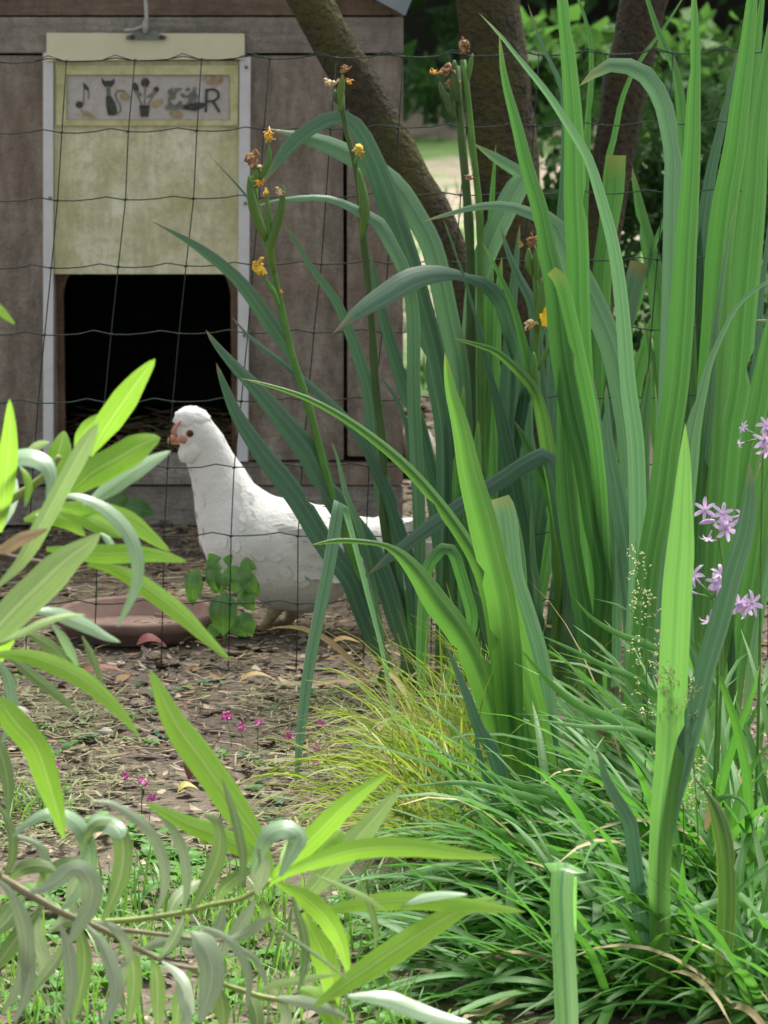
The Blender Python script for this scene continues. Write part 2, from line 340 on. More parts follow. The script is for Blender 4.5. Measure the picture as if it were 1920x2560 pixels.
tree([(1300, 1430, 190), (1290, 1000, 175), (1275, 700, 172), (1260, 420, 176), (1240, 200, 182), (1215, 0, 178), (1205, -120, 170)], 6.45, 'upright mossy trunk just right of the coop, behind the brown iris seed heads', (0.35, 7.2, 2.7), 0.1)
tree([(1440, 1400, 120), (1455, 1000, 112), (1490, 640, 112), (1530, 400, 118), (1575, 150, 124), (1610, 0, 128), (1640, -120, 120)], 6.9, 'dark bare trunk leaning right behind the tall iris blades', (1.0, 7.6, 2.9), 0.2)
# ------------------------------------------------------------ chicken coop
def wood_mat(name, dark, light, red=0.0, s=1.0, vertical=True, grain=14):
    m, nt, b, o = mat(name)
    sc = (grain, grain, 1.3) if vertical else (1.3, grain, grain)
    n1 = noise_tex(nt, None, sc, 3.0*s, 6.0, 0.65); n2 = noise_tex(nt, s=5, detail=5); n3 = noise_tex(nt, s=60, detail=4, rough=.75)
    c = ramp(nt, n1, [(0.3, dark), (0.52, tuple((a+b_)/2 for a, b_ in zip(dark, light))), (0.75, light)])
    n4 = noise_tex(nt, None, (2.2, 2.2, 1), 11.0, 5.0, .7)
    c = mixc(nt, mth(nt, 'MULTIPLY', ramp(nt, n4, [(.42, (0, 0, 0)), (.62, (1, 1, 1))]), .55), c, tuple(v*0.62 for v in dark))
    c = mixc(nt, mth(nt, 'MULTIPLY', n3, 0.45), c, tuple(v*0.55 for v in dark))
    if red: c = mixc(nt, mth(nt, 'MULTIPLY', ramp(nt, n2, [(0.45, (0, 0, 0)), (0.7, (1, 1, 1))]), red), c, (0.30, 0.215, 0.155))
    lk(nt, c, b.inputs['Base Color']); b.inputs['Roughness'].default_value = 0.9; b.inputs['Specular IOR Level'].default_value = 0.2
    bump(nt, b, mth(nt, 'ADD', mth(nt, 'ADD', n1, n3), n4), 0.9, 0.012); return m
PLY = wood_mat('weathered_plywood', (0.175, 0.145, 0.115), (0.60, 0.535, 0.455), 0.45, 1.0, True, 5)
BOARD = wood_mat('grey_board', (0.27, 0.245, 0.21), (0.52, 0.475, 0.42), 0.0, 1.0, False)
REDB = wood_mat('reddish_board', (0.15, 0.11, 0.085), (0.34, 0.26, 0.205), 0.5, 1.0, False)
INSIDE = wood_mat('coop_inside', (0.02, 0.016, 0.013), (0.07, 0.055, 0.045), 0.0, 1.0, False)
JAMB = wood_mat('reddish_jamb', (0.11, 0.065, 0.04), (0.2, 0.12, 0.08), 0.5)
WHITE = plain('white_rail', (0.62, 0.63, 0.64), 0.45, 0.08, 25)
ZINC = plain('zinc', (0.17, 0.20, 0.19), 0.5, 0.25, 40, metal=0.6)
STRAW_C = plain('straw_inside', (0.20, 0.15, 0.08), 0.9, 0.5, 60)
YC = 6.8
def cx(px, Y=YC): return (px - 960) / FPX * P(960, 640, Y)[1] / ray(960, 640)[1]
def cz(py, Y=YC): return P(960, py, Y)[2]
def cX(px, py, Y=YC): return P(px, py, Y)[0]
coop = thing('chicken_coop', (-0.45, YC, 0), 'weathered brown wooden chicken coop with a cream sliding hatch behind the wire fence', 'chicken coop')
def board(name, x0, x1, y0, y1, m, front=YC, thick=0.02, b=0.002):
    """a board of the front face given by photo edges"""
    X0, X1, Z1, Z0 = cx(x0), cx(x1), cz(y0), cz(y1); mb = MB()
    pr = [(X0+b, Z0), (X1-b, Z0), (X1, Z0+b), (X1, Z1-b), (X1-b, Z1), (X0+b, Z1), (X0, Z1-b), (X0, Z0+b)]
    mb.prism(pr, front, front+thick); return mb.build(name, [m], coop, smooth=False)
board('front_board', -260, 1012, -330, -140, REDB); board('front_board', -260, 1012, -136, 38, REDB)
board('front_board', -260, 1008, 43, 132, BOARD, YC-0.004)
board('front_panel', -260, 138, 139, 1200, PLY); board('front_panel', 592, 858, 139, 1150, PLY)
board('corner_post', 868, 1008, 139, 1140, PLY, YC-0.003)
board('lower_board', 592, 1008, 1156, 1212, PLY, YC-0.002); board('sill_board', -260, 588, 1134, 1208, BOARD, YC-0.014, 0.034)
board('kick_board', -260, 1008, 1216, 1312, BOARD, YC+0.002)
board('gap_shade_strip', 862, 866, 139, 1140, INSIDE, YC+0.012, 0.006)  # dark strip set in to paint the shade of the gap
board('jamb', 137, 156, 660, 1132, JAMB, YC+0.001); board('jamb', 576, 591, 660, 1132, JAMB, YC+0.001)
# curved brackets rounding the two top corners of the opening
for xa, s in ((157, 1), (575, -1)):
    mb = MB(); X = cx(xa); Z = cz(690); r = 0.022
    pts = [(X, Z+0.05), (X, Z-0.045)] + [(X + s*(r - r*math.cos(t)), Z - 0.045 + 0.05*math.sin(t)) for t in np.linspace(0.15, 1.55, 8)] + [(X + s*r, Z+0.05)]
    if s < 0: pts = pts[::-1]
    mb.prism(pts, YC+0.002, YC+0.016); mb.build('corner_block', [JAMB], coop, smooth=False)
# dark room inside, sides, roof
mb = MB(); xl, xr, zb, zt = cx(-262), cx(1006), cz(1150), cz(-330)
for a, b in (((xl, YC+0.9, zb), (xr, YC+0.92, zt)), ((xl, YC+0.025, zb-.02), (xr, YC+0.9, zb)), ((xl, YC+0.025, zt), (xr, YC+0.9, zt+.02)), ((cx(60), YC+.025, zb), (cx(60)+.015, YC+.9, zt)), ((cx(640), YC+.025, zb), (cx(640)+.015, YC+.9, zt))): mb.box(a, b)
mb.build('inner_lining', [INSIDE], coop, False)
mb = MB(); mb.box((xr-0.018, YC+0.024, cz(1312)), (xr, YC+0.93, zt)); mb.build('side_wall', [PLY], coop, False)
mb = MB(); mb.box((xl, YC+0.024, cz(1312)), (xl+.018, YC+0.93, zt)); mb.build('side_wall', [PLY], coop, False)
for x in (-240, 480, 985):
    mb = MB(); mb.box((cx(x)-.03, YC+.05, -0.01), (cx(x)+.03, YC+.11, cz(1312))); mb.build('foot', [BOARD], coop, False)
    mb = MB(); mb.box((cx(x)-.03, YC+.8, -0.01), (cx(x)+.03, YC+.86, cz(1312))); mb.build('foot', [BOARD], coop, False)
ex, ez = cX(1008, 34, YC-.05), cz(34, YC-.05); rx, rz = ex-0.78, ez+0.42
roof = MB()
for k in range(2):
    a = (ex, ez) if k == 0 else (2*rx-ex, ez)
    q = [(a[0], a[1]), (a[0], a[1]+.012), (rx, rz+.012), (rx, rz)]
    if k: q = q[::-1]
    roof.prism(q, YC-0.05, YC+1.05)
roof.build('roof', [plain('roof_sheet', (0.22, 0.25, 0.26), 0.6, 0.15)], coop, False)
mb = MB(); mb.prism([(ex+.004, ez-.004), (ex+.024, ez+.045), (rx, rz+.11), (rx, rz+.0)], YC-0.072, YC-0.054); mb.build('barge_board', [plain('grey_paint', (0.26, 0.31, 0.34), 0.5, 0.1)], coop, False)
mb = MB(); mb.prism([(2*rx-ex-.004, ez-.004), (rx, rz), (rx, rz+.11), (2*rx-ex-.024, ez+.045)], YC-0.072, YC-0.054); mb.build('barge_board', [bpy.data.materials['grey_paint']], coop, False)
mb = MB(); mb.prism([(xl+.02, cz(-325)), (xr-.02, cz(-325)), (rx, rz-.02)], YC+.002, YC+.02); mb.build('gable_board', [REDB], coop, False)
# straw inside the doorway
mb = MB()
for k in range(420):
    x = rng.uniform(cx(150), cx(585)); y = YC + rng.uniform(0.0, 0.35); z = cz(1138) + rng.uniform(0, 0.045)*(0.4+0.6*rng.random()) + 0.05*(y-YC)
    a = rng.uniform(0, 6.28); d = np.array([math.cos(a), math.sin(a)*.5, rng.uniform(-.25, .25)]) * rng.uniform(.02, .06)
    mb.tube([(x, y, z), np.array((x, y, z)) + d], 0.0011, 4, rnd=rng.random())
mb.build('straw_bedding', [STRAW_C], coop)
# rails with screws
def rail(pix):
    mb = MB(); (xt, yt), (xb, yb), w = pix
    hw = w/2*YC/FPX
    mb.prism([(cX(xb, yb)-hw, cz(yb)), (cX(xb, yb)+hw, cz(yb)), (cX(xt, yt)+hw, cz(yt)), (cX(xt, yt)-hw, cz(yt))], YC-0.022, YC-0.001)
    r = mb.build('guide_rail', [WHITE], coop, False); return r
for (a, b, w, scr) in (((123, 131), (123, 1150), 25, (495, 1146)), ((614, 141), (607, 1150), 27, (168, 508, 838))):
    r = rail((a, b, w))
    for sy in scr:
        s_ = MB(); c = P(a[0]+(b[0]-a[0])*(sy-a[1])/(b[1]-a[1])+2, sy, YC-0.0225)
        s_.tube([c, c + np.array((0, -0.003, 0))], 0.0036, 10); s_.build('screw', [ZINC], r)
# sliding hatch
def hatch_mat():
    m, nt, b, o = mat('stained_cream_plastic')
    n1 = noise_tex(nt, None, (9, 9, 1.4), 4.0, 5.0, .7); n2 = noise_tex(nt, s=11, detail=6, rough=.7); n3 = noise_tex(nt, s=48, detail=4, rough=.8); n4 = noise_tex(nt, s=3.2, detail=3)
    c = ramp(nt, n2, [(0.32, (0.52, 0.50, 0.28)), (0.5, (0.70, 0.675, 0.47)), (0.68, (0.84, 0.81, 0.66))])
    c = mixc(nt, mth(nt, 'MULTIPLY', ramp(nt, n3, [(.45, (0, 0, 0)), (.75, (1, 1, 1))]), .6), c, (0.22, 0.24, 0.07))
    c = mixc(nt, mth(nt, 'MULTIPLY', ramp(nt, n1, [(.46, (0, 0, 0)), (.66, (1, 1, 1))]), .6), c, (0.42, 0.39, 0.22))
    sx = N(nt, 'SeparateXYZ'); lk(nt, N(nt, 'TexCoord').outputs['Generated'], sx.inputs[0]); ed = mth(nt, 'MULTIPLY', mth(nt, 'SUBTRACT', mth(nt, 'ABSOLUTE', mth(nt, 'SUBTRACT', sx.outputs[0], .5)), .36, True), 5.0, True)
    c = mixc(nt, mth(nt, 'MULTIPLY', ed, mth(nt, 'MULTIPLY', n2, .7)), c, (0.36, 0.38, 0.07))
    c = mixc(nt, mth(nt, 'MULTIPLY', ramp(nt, n4, [(.5, (0, 0, 0)), (.7, (1, 1, 1))]), .35), c, (0.30, 0.34, 0.08))
    lk(nt, c, b.inputs['Base Color']); b.inputs['Roughness'].default_value = .55; bump(nt, b, n3, .15, .001); return m
HATCH = hatch_mat(); CREAM = plain('clean_cream_plastic', (0.66, 0.64, 0.45), 0.5, 0.06, 14)
def moss_mat():
    m, nt, b, o = mat('mossy_frame'); n = noise_tex(nt, s=26, detail=5)
    lk(nt, ramp(nt, n, [(.3, (0.36, 0.36, 0.15)), (.55, (0.54, 0.53, 0.29)), (.75, (0.66, 0.63, 0.43))]), b.inputs['Base Color']); b.inputs['Roughness'].default_value = .6; return m
MOSS = moss_mat()
YH = YC - 0.012
mb = MB(); mb.prism([(cX(136, 685, YH), cz(685, YH)), (cX(598, 685, YH), cz(685, YH)), (cX(602, 152, YH), cz(152, YH)), (cX(135, 152, YH), cz(152, YH))], YH, YH+.007)
door = mb.build('sliding_door', [HATCH], coop, False)
mb = MB(); mb.prism([(cX(116, 152, YC-.026), cz(152, YC-.026)), (cX(612, 148, YC-.026), cz(148, YC-.026)), (cX(611, 84, YC-.026), cz(84, YC-.026)), (cX(117, 82, YC-.026), cz(82, YC-.026))], YC-.030, YC-.0125); mb.build('top_plate', [CREAM], door, False)
fr = MB(); Yf = YH - .009
def fq(a): fr.prism([(cX(x, y, Yf), cz(y, Yf)) for x, y in a], Yf, YH-.0005)
fq([(141, 314), (594, 314), (576, 300), (166, 300)]); fq([(166, 187), (574, 187), (596, 163), (141, 163)])
fq([(141, 314), (166, 300), (166, 187), (141, 163)]); fq([(576, 300), (594, 314), (596, 163), (574, 187)])
fr.build('sign_frame', [MOSS], door, False)
def plaque_mat():
    m, nt, b, o = mat('rusty_plaque'); n = noise_tex(nt, s=20, detail=5); n2 = noise_tex(nt, s=70)
    c = ramp(nt, n2, [(.3, (0.40, 0.37, 0.35)), (.7, (0.52, 0.485, 0.46))])
    c = mixc(nt, ramp(nt, n, [(.60, (0, 0, 0)), (.70, (.8, .8, .8))]), c, (0.33, 0.20, 0.07))
    lk(nt, c, b.inputs['Base Color']); b.inputs['Roughness'].default_value = .6; return m
sg = MB(); Ys = YH - .003
sg.prism([(cX(x, y, Ys), cz(y, Ys)) for x, y in ((167, 299), (575, 299), (573, 188), (167, 188))], Ys, YH-.001, 0)
def S2(zx, zy): return 60 + zx/2.765, 60 + zy/2.765          # position read off an enlarged view of the plaque
NB = [0]
def blob(pts, mi=1):
    q = [S2(*p) for p in pts]; w = [(cX(x, y, Ys), cz(y, Ys)) for x, y in q]
    ar = sum(w[i][0]*w[(i+1) % len(w)][1] - w[(i+1) % len(w)][0]*w[i][1] for i in range(len(w)))
    if ar < 0: w = w[::-1]
    NB[0] += 1; sg.prism(w, Ys-.0008-.00004*NB[0], Ys-.0002, mi)
def ell(cx_, cy_, a, b, rot=0, mi=1): blob([(cx_ + a*math.cos(t)*math.cos(rot) - b*math.sin(t)*math.sin(rot), cy_ + a*math.cos(t)*math.sin(rot) + b*math.sin(t)*math.cos(rot)) for t in np.linspace(0, 2*math.pi, 18, endpoint=False)], mi)
def stroke(pts, w, mi=1):
    pts = [np.array(p, float) for p in pts]
    for a, b in zip(pts[:-1], pts[1:]):
        d = b-a; l = np.linalg.norm(d); d /= l; n_ = np.array([-d[1], d[0]])*w/2; e = d*w*0.2
        blob([a-e-n_, b+e-n_, b+e+n_, a-e+n_], mi)
ell(383, 558, 27, 25); stroke([(410, 550), (418, 410)], 9, 2); blob([(408, 405), (425, 415), (448, 440), (450, 475), (432, 455), (412, 445)]); stroke([(447, 470), (445, 520)], 7, 2)
blob([(536, 372), (556, 392), (606, 392), (624, 372), (628, 405), (606, 436), (562, 438), (540, 412)]); blob([(568, 430), (596, 430), (604, 500), (572, 505)], 2)
blob([(566, 500), (604, 498), (632, 545), (648, 610), (630, 634), (580, 630), (568, 570)]); stroke([(645, 622), (668, 600), (664, 560), (640, 520), (632, 485), (648, 462), (680, 460), (700, 470)], 12, 2)
ell(838, 405, 30, 32); ell(772, 440, 20, 38, -.3); ell(915, 452, 18, 20); stroke([(838, 430), (834, 560)], 8, 2); stroke([(775, 470), (815, 560)], 10, 2); stroke([(912, 465), (855, 560)], 8, 2); ell(790, 480, 30, 14, .6, 2); ell(880, 490, 34, 12, -.5, 2)
blob([(796, 562), (870, 562), (860, 642), (806, 642)])
for k in range(20): ell(1000 + 190*rng.random(), 450 + 130*rng.random(), 12 + 22*rng.random(), 8 + 12*rng.random(), rng.uniform(-.6, .6), 2)
stroke([(1010, 480), (1000, 540), (1040, 580), (1110, 575), (1150, 540), (1180, 440), (1185, 600)], 14, 2); blob([(1100, 560), (1190, 540), (1250, 545), (1245, 575), (1180, 600), (1110, 590)])
stroke([(1262, 455), (1256, 605)], 17); stroke([(1262, 455), (1310, 450), (1342, 470), (1345, 505), (1315, 530), (1262, 535)], 15); stroke([(1305, 532), (1350, 605)], 17)
ell(1050, 620, 46, 26, .2, 3); ell(440, 620, 60, 14, .5, 3); ell(920, 545, 44, 20, -.5, 3); ell(1345, 370, 26, 34, .3, 3); ell(700, 500, 36, 26, .2, 3)
sg.build('name_sign', [plaque_mat(), plain('sign_black', (0.05, 0.055, 0.05), .7, .5, 90), plain('sign_faded', (0.17, 0.17, 0.148), .7, .35, 90), plain('sign_rust', (0.34, 0.27, 0.15), .8, .3, 60)], door, False)
mb = MB(); Yb = YC - .033
mb.prism([(cX(x, y, Yb), cz(y, Yb)) for x, y in ((316, 99), (414, 99), (416, 90), (398, 86), (385, 73), (340, 73), (330, 86), (316, 90))], Yb-.004, Yb+.002); br = mb.build('lift_bracket', [ZINC], coop, False)
for sx in (331, 404):
    s_ = MB(); c = P(sx, 93, Yb-.004); s_.tube([c, c+np.array((0, -.004, 0))], .0045, 10); s_.build('screw', [plain('dark_screw', (.05, .05, .05), .5)], br)
CORD = plain('white_cord', (0.42, 0.42, 0.41), .8)
mb = MB(); mb.tube([P(x, y, Yb-.012) for x, y in spline([(363, -330), (362, -100), (364, 0), (366, 40), (363, 78)], 24)], .0042, 7); mb.tube([P(x, y, Yb-.014) for x, y in spline([(364, 60), (350, 68), (330, 74), (309, 75)], 10)], .003, 6)
c = P(363, 66, Yb-.012); mb.tube([c+np.array((0, 0, .012)), c, c-np.array((0, 0, .014))], [.005, .0075, .004], 8); mb.build('lift_cord', [CORD], coop)
# ------------------------------------------------------------ wire fence
YFN = 5.36
WIRE = plain('green_wire', (0.030, 0.048, 0.040), .7, .15, spec=.15)
fence = thing('wire_fence', (0, YFN, 0), 'dark green square mesh wire fence running in front of the coop and hen', 'fence')
def vx(k, y):          # photo x of upright k at row y (the mesh leans a little)
    x = 165 + 168.5*k
    return x + np.interp(y, [150, 500, 1000, 1250, 1700], [2, -22, -69, -90, -100])
def hy(i, x):
    y = [149, 327, 497, 665, 833, 1003, 1168, 1337, 1506, 1674][i]
    return y - 12*np.clip((x - 200)/900, -0.5, 2) * (1 if i < 4 else 0.6 if i < 7 else 0.1)
hb = MB()
for i in range(10):
    pts = []
    for k in range(-2, 13):
        yy = [149, 327, 497, 665, 833, 1003, 1168, 1337, 1506, 1674][i]
        x0 = vx(k, yy); pts.append((x0, hy(i, x0) + 4))
        for f, d in ((.25, 4), (.5, 1), (.72, -6)): pts.append((x0 + 168.5*f, hy(i, x0) + d + rng.normal()*0.6))
    q = [P(x, y, YFN) + (0, 0.004*math.sin(n_*1.3), 0) for n_, (x, y) in enumerate(pts)]
    hb.tube(q, .0011, 6)
    if i in (0, 9):
        q = [P(x, y - (7 if n_ % 4 == 3 else -1), YFN-.002) for n_, (x, y) in enumerate(pts)]; hb.tube(q, .0009, 6)
hb.build('line_wires', [WIRE], fence)
vb = MB()
for k in range(-2, 13):
    ys_ = [149, 327, 497, 665, 833, 1003, 1168, 1337, 1506, 1690]
    q = [P(vx(k, y) + rng.normal()*1.2, hy(min(i, 9), vx(k, y)) + 4, YFN + .0022) for i, y in enumerate(ys_)]
    vb.tube(q, .00105, 6)
    for p in q: vb.tube([p+(-.003, -.002, 0), p+(.003, -.001, .001)], .0021, 6)
vb.build('stay_wires', [WIRE], fence)
for px in (-260, 2230):
    mb = MB(); c = P(px, 1700, YFN); mb.tube([(c[0], YFN+.02, -.1), (c[0], YFN+.02, 1.12)], .017, 12); mb.build('fence_post', [WIRE], fence)
def ellipsoid(mb, c, r, rot=None, n=12, mi=0):
    V = []; F = []
    for i in range(n+1):
        for k in range(2*n):
            a = math.pi*i/n; b = math.pi*k/n; v = np.array((r[0]*math.sin(a)*math.cos(b), r[1]*math.sin(a)*math.sin(b), r[2]*math.cos(a)))
            V.append(np.asarray(c) + (rot @ v if rot is not None else v))
    for i in range(n):
        for k in range(2*n): F.append((i*2*n+k, (i+1)*2*n+k, (i+1)*2*n+(k+1) % (2*n), i*2*n+(k+1) % (2*n)))
    mb.add(V, F, mi=mi)
def yrot(a): return np.array([[math.cos(a), 0, math.sin(a)], [0, 1, 0], [-math.sin(a), 0, math.cos(a)]])
# ------------------------------------------------------------ hen
YHN = 5.66
def feather_mat(name, col):
    m, nt, b, o = mat(name); n = noise_tex(nt, s=9, detail=4); n2 = noise_tex(nt, s=120, detail=3)
    c = ramp(nt, n, [(.3, tuple(v*.86 for v in col)), (.7, col)])
    lk(nt, mixc(nt, mth(nt, 'MULTIPLY', n2, .15), c, tuple(v*.8 for v in col)), b.inputs['Base Color']); b.inputs['Roughness'].default_value = .95; b.inputs['Specular IOR Level'].default_value = .1
    b.inputs['Sheen Weight'].default_value = .3; bump(nt, b, n2, .5, .004); return m
PLUME = feather_mat('white_plumage', (0.80, 0.785, 0.75))
CREST = []
st = [  # back px, belly px, half width px
 ((436,1068),(447,1106),13),((444,1044),(456,1126),30),((464,1026),(462,1146),40),((490,1020),(467,1164),44),((516,1034),(473,1182),43),((540,1062),(478,1204),43),((566,1103),(483,1236),48),
 ((592,1148),(488,1274),60),((622,1194),(494,1322),82),((660,1232),(503,1376),106),((716,1250),(536,1432),124),((786,1262),(612,1484),132),((838,1278),(690,1522),128),((878,1290),(764,1536),110),((926,1296),(830,1505),84),((980,1296),(896,1450),58),((1032,1297),(972,1402),34),((1076,1300),(1050,1372),14)]
A = np.array([[*a, *b, w] for a, b, w in st], float); tt = np.linspace(0, len(A)-1, 70)
k0 = np.arange(len(A)); Q = np.stack([np.interp(tt, k0, A[:, k]) for k in range(5)], 1)
for _ in range(4): Q[1:-1] = (Q[:-2] + 2*Q[1:-1] + Q[2:])/4
hen = thing('hen', (P(690, 1600, YHN)[0], YHN, 0), 'white crested hen standing in profile before the dark hatch, facing left', 'hen')
SEG = 36; V = []; F = []; UVh = []
for i, (dx, dy, bx, by, w) in enumerate(Q):
    d = P(dx, dy, YHN); b_ = P(bx, by, YHN); c = (d+b_)/2; hv = (d-b_)/2; wy = w*YHN/FPX
    for k in range(SEG):
        t = 2*math.pi*k/SEG; cs, sn = math.cos(t), math.sin(t)
        e = 0.86
        p = c + hv*np.sign(cs)*abs(cs)**e + np.array((0, 1, 0))*wy*np.sign(sn)*abs(sn)**e
        p = p + (p-c)*0.05*mnoise.noise(Vector(p)*22) + (p-c)*0.04*mnoise.noise(Vector(p)*60)
        V.append(p); UVh.append((k/SEG, i/70))
for i in range(len(Q)-1):
    for k in range(SEG): F.append((i*SEG+k, (i+1)*SEG+k, (i+1)*SEG+(k+1) % SEG, i*SEG+(k+1) % SEG))
F.append(list(range(SEG))); F.append(list(range((len(Q)-1)*SEG, len(Q)*SEG))[::-1])
V = np.array(V); mesh('body', V, F, PLUME, hen, UVh)
VV = V.reshape(len(Q), SEG, 3); fm = MB()
for n_ in range(420):
    i = int(rng.uniform(3, 66)); k = int(rng.uniform(0, SEG))
    p = VV[i, k] + (VV[i, (k+1) % SEG]-VV[i, k])*rng.random(); tail = VV[min(i+2, 69), k] - VV[max(i-2, 0), k]; tail /= np.linalg.norm(tail)+1e-9
    sd_ = VV[i, (k+1) % SEG] - VV[i, k-1]; sd_ /= np.linalg.norm(sd_)+1e-9; nr = np.cross(sd_, tail); nr /= np.linalg.norm(nr)+1e-9
    ce = (VV[i, 0]+VV[i, SEG//2])/2
    if nr @ (p-ce) < 0: nr = -nr
    f = np.interp(i, [0, 22, 34, 50, 69], [.35, .5, 1.0, 1.1, 1.2]); L = .030*f*rng.uniform(.7, 1.2); w = .0085*f
    d = tail + sd_*rng.normal()*.18; b0 = p - nr*.001
    V5 = [b0, b0 + d*L*.45 + sd_*w + nr*.0006, b0 + d*L*.85 + sd_*w*.7 + nr*.0012*f, b0 + d*L + nr*.0012*f, b0 + d*L*.85 - sd_*w*.7 + nr*.0012*f, b0 + d*L*.45 - sd_*w + nr*.0006]
    fm.add(V5, [(0, 1, 2, 3), (0, 3, 4, 5)], rnd=rng.random())
for n_ in range(0):      # fluffy crest
    i = int(rng.uniform(6, 20)); k = int(rng.uniform(-9, 10)) % SEG; p = VV[i, k]; ce = (VV[i, 0]+VV[i, SEG//2])/2
    nr = (p-ce)/np.linalg.norm(p-ce); d = nr + np.array((rng.normal()*.5+.3, rng.normal()*.4, rng.normal()*.3)); d /= np.linalg.norm(d); s_ = np.cross(d, rng.normal(size=3)); s_ /= np.linalg.norm(s_)
    L = rng.uniform(.004, .009); fm.add([p, p+d*L*.6+s_*.003, p+d*L, p+d*L*.6-s_*.003], [(0, 1, 2, 3)])
for sgn in (-1, 1):        # folded wings
    for row in range(4):
        for q in range(9):
            px = 672 + q*22 + row*18; py = 1300 + row*34 + q*4; t = math.pi/2
            b0 = P(px, py, YHN) + np.array((0, sgn*np.interp(px, [650, 720, 800, 900], [.070, .088, .088, .062]), 0))
            d = np.array((1, sgn*-.16, -.22+.03*row)); d /= np.linalg.norm(d); s_ = np.array((.2, 0, 1.0)); L = .06 + .006*q; w = .011; nr = np.array((0, sgn*.004, 0))
            fm.add([b0, b0+d*L*.4+s_*w+nr, b0+d*L*.85+s_*w*.7+nr, b0+d*L+nr*.5, b0+d*L*.85-s_*w*.7+nr, b0+d*L*.4-s_*w+nr], [(0, 1, 2, 3), (0, 3, 4, 5)])
for k in range(11):        # tail
    b0 = P(985+rng.uniform(-10, 20), 1316+k*7, YHN) + np.array((0, (k % 3-1)*.012, 0)); d = np.array((1, rng.normal()*.12, .12-.035*k)); d /= np.linalg.norm(d); s_ = np.array((.1, .5*(k % 3-1), 1)); L = .085; w = .011
    fm.add([b0, b0+d*L*.5+s_*w, b0+d*L*.9+s_*w*.8, b0+d*L, b0+d*L*.9-s_*w*.8, b0+d*L*.5-s_*w], [(0, 1, 2, 3), (0, 3, 4, 5)])
fm.build('plumage', [PLUME], hen)
def puff(c, r, rot=0.0, n=14):
    m_ = MB(); ellipsoid(m_, c, r, yrot(rot), n); V_ = m_.V[0]; c = np.asarray(c)
    m_.V[0] = np.array([c + (v-c)*(1 + .13*mnoise.noise(Vector(v)*70) + .10*mnoise.noise(Vector(v)*190)) for v in V_]); return m_
puff(P(480, 1050, YHN), (.032, .028, .0225), .12).build('crest', [PLUME], hen)
for s in (-1, 1): puff(P(484, 1124, YHN) + np.array((0, s*.011, 0)), (.021, .022, .026), .3).build('cheek_tuft', [PLUME], hen)
puff(P(463, 1130, YHN), (.012, .018, .018), .2).build('beard', [PLUME], hen)
RED = plain('bare_red_skin', (0.55, 0.26, 0.20), .6, .2, 90); BEAK = plain('horn_beak', (0.60, 0.32, 0.18), .45, .2, 60); DARK = plain('eye_dark', (0.06, 0.02, 0.012), .15, .1)
mb = MB(); q = [P(x, y, YHN-.004) for x, y in ((452, 1093), (440, 1093), (430, 1096), (423, 1103), (421, 1110))]
mb.tube(q, [.0092, .0084, .0066, .004, .001], 10); q = [P(x, y, YHN-.004) for x, y in ((450, 1103), (438, 1106), (428, 1109))]; mb.tube(q, [.006, .005, .0015], 8); mb.build('beak', [BEAK], hen)
for s in (-1, 1):
    mb = MB(); ellipsoid(mb, P(462, 1094, YHN) + np.array((0, s*.0245, 0)), (.013, .005, .0075), yrot(.1))
    ellipsoid(mb, P(477, 1080, YHN) + np.array((.0, s*.0265, 0)), (.008, .004, .008)); mb.build('face_skin', [RED], hen)
mb = MB(); mb.tube([P(x, y, YHN-.024) for x, y in ((440, 1092), (437, 1078), (443, 1062), (450, 1050))], [.0028, .0034, .003, .001], 8); mb.tube([P(x, y, YHN-.006) for x, y in ((434, 1092), (430, 1078), (436, 1062))], [.002, .002, .001], 8); mb.build('comb', [RED], hen)
for s in (-1, 1): 
    mb = MB(); ellipsoid(mb, P(478, 1078, YHN) + np.array((0, s*.0285, 0)), (.0058, .004, .0058)); mb.build('eye', [DARK], hen)
SHANK = plain('yellow_shank', (0.33, 0.26, 0.13), .6, .3, 80)
for (hx, hy_, kx, ky, fx, fy, dy) in ((690, 1515, 676, 1545, 652, 1590, -.02), (735, 1520, 724, 1548, 708, 1592, .035)):
    mb = MB(); a, k_, f = P(hx, hy_, YHN+dy), P(kx, ky, YHN+dy), P(fx, fy, YHN+dy); f[2] = .012
    mb.tube([a, k_, (k_+f)/2, f], [.016, .0095, .0065, .007], 9)
    for an in (-.45, 0, .5, math.pi):
        L = .048 if an != math.pi else .022; e = f + np.array((-math.cos(an)*L, math.sin(an)*L, -.008)); mb.tube([f, (f+e)/2+(0, 0, .004), e, e+(e-f)*.2-(0, 0, .003)], [.006, .005, .004, .001], 7)
    mb.build('leg', [SHANK], hen)
# ------------------------------------------------------------ terracotta dish
def lathe(prof, c, seg=48):
    V = []; F = []
    for r, z in prof:
        for k in range(seg): t = 2*math.pi*k/seg; V.append((c[0]+r*math.cos(t), c[1]+r*math.sin(t), c[2]+z))
    for i in range(len(prof)-1):
        for k in range(seg): F.append((i*seg+k, i*seg+(k+1) % seg, (i+1)*seg+(k+1) % seg, (i+1)*seg+k))
    F.append(list(range(seg))[::-1]); F.append(list(range((len(prof)-1)*seg, len(prof)*seg))); return V, F
def terra():
    m, nt, b, o = mat('terracotta'); n = noise_tex(nt, s=14, detail=5); n2 = noise_tex(nt, s=90)
    c = ramp(nt, n, [(.3, (0.14, 0.085, 0.066)), (.55, (0.21, 0.135, 0.108)), (.75, (0.28, 0.205, 0.17))])
    lk(nt, mixc(nt, mth(nt, 'MULTIPLY', n2, .3), c, (0.2, .13, .1)), b.inputs['Base Color']); b.inputs['Roughness'].default_value = .85; bump(nt, b, n2, .3, .002); return m
dc = P(345, 1585, 5.63)
prof = [(.112, 0), (.124, .004), (.131, .022), (.141, .025), (.143, .040), (.137, .044), (.131, .040), (.122, .014), (.110, .010)]
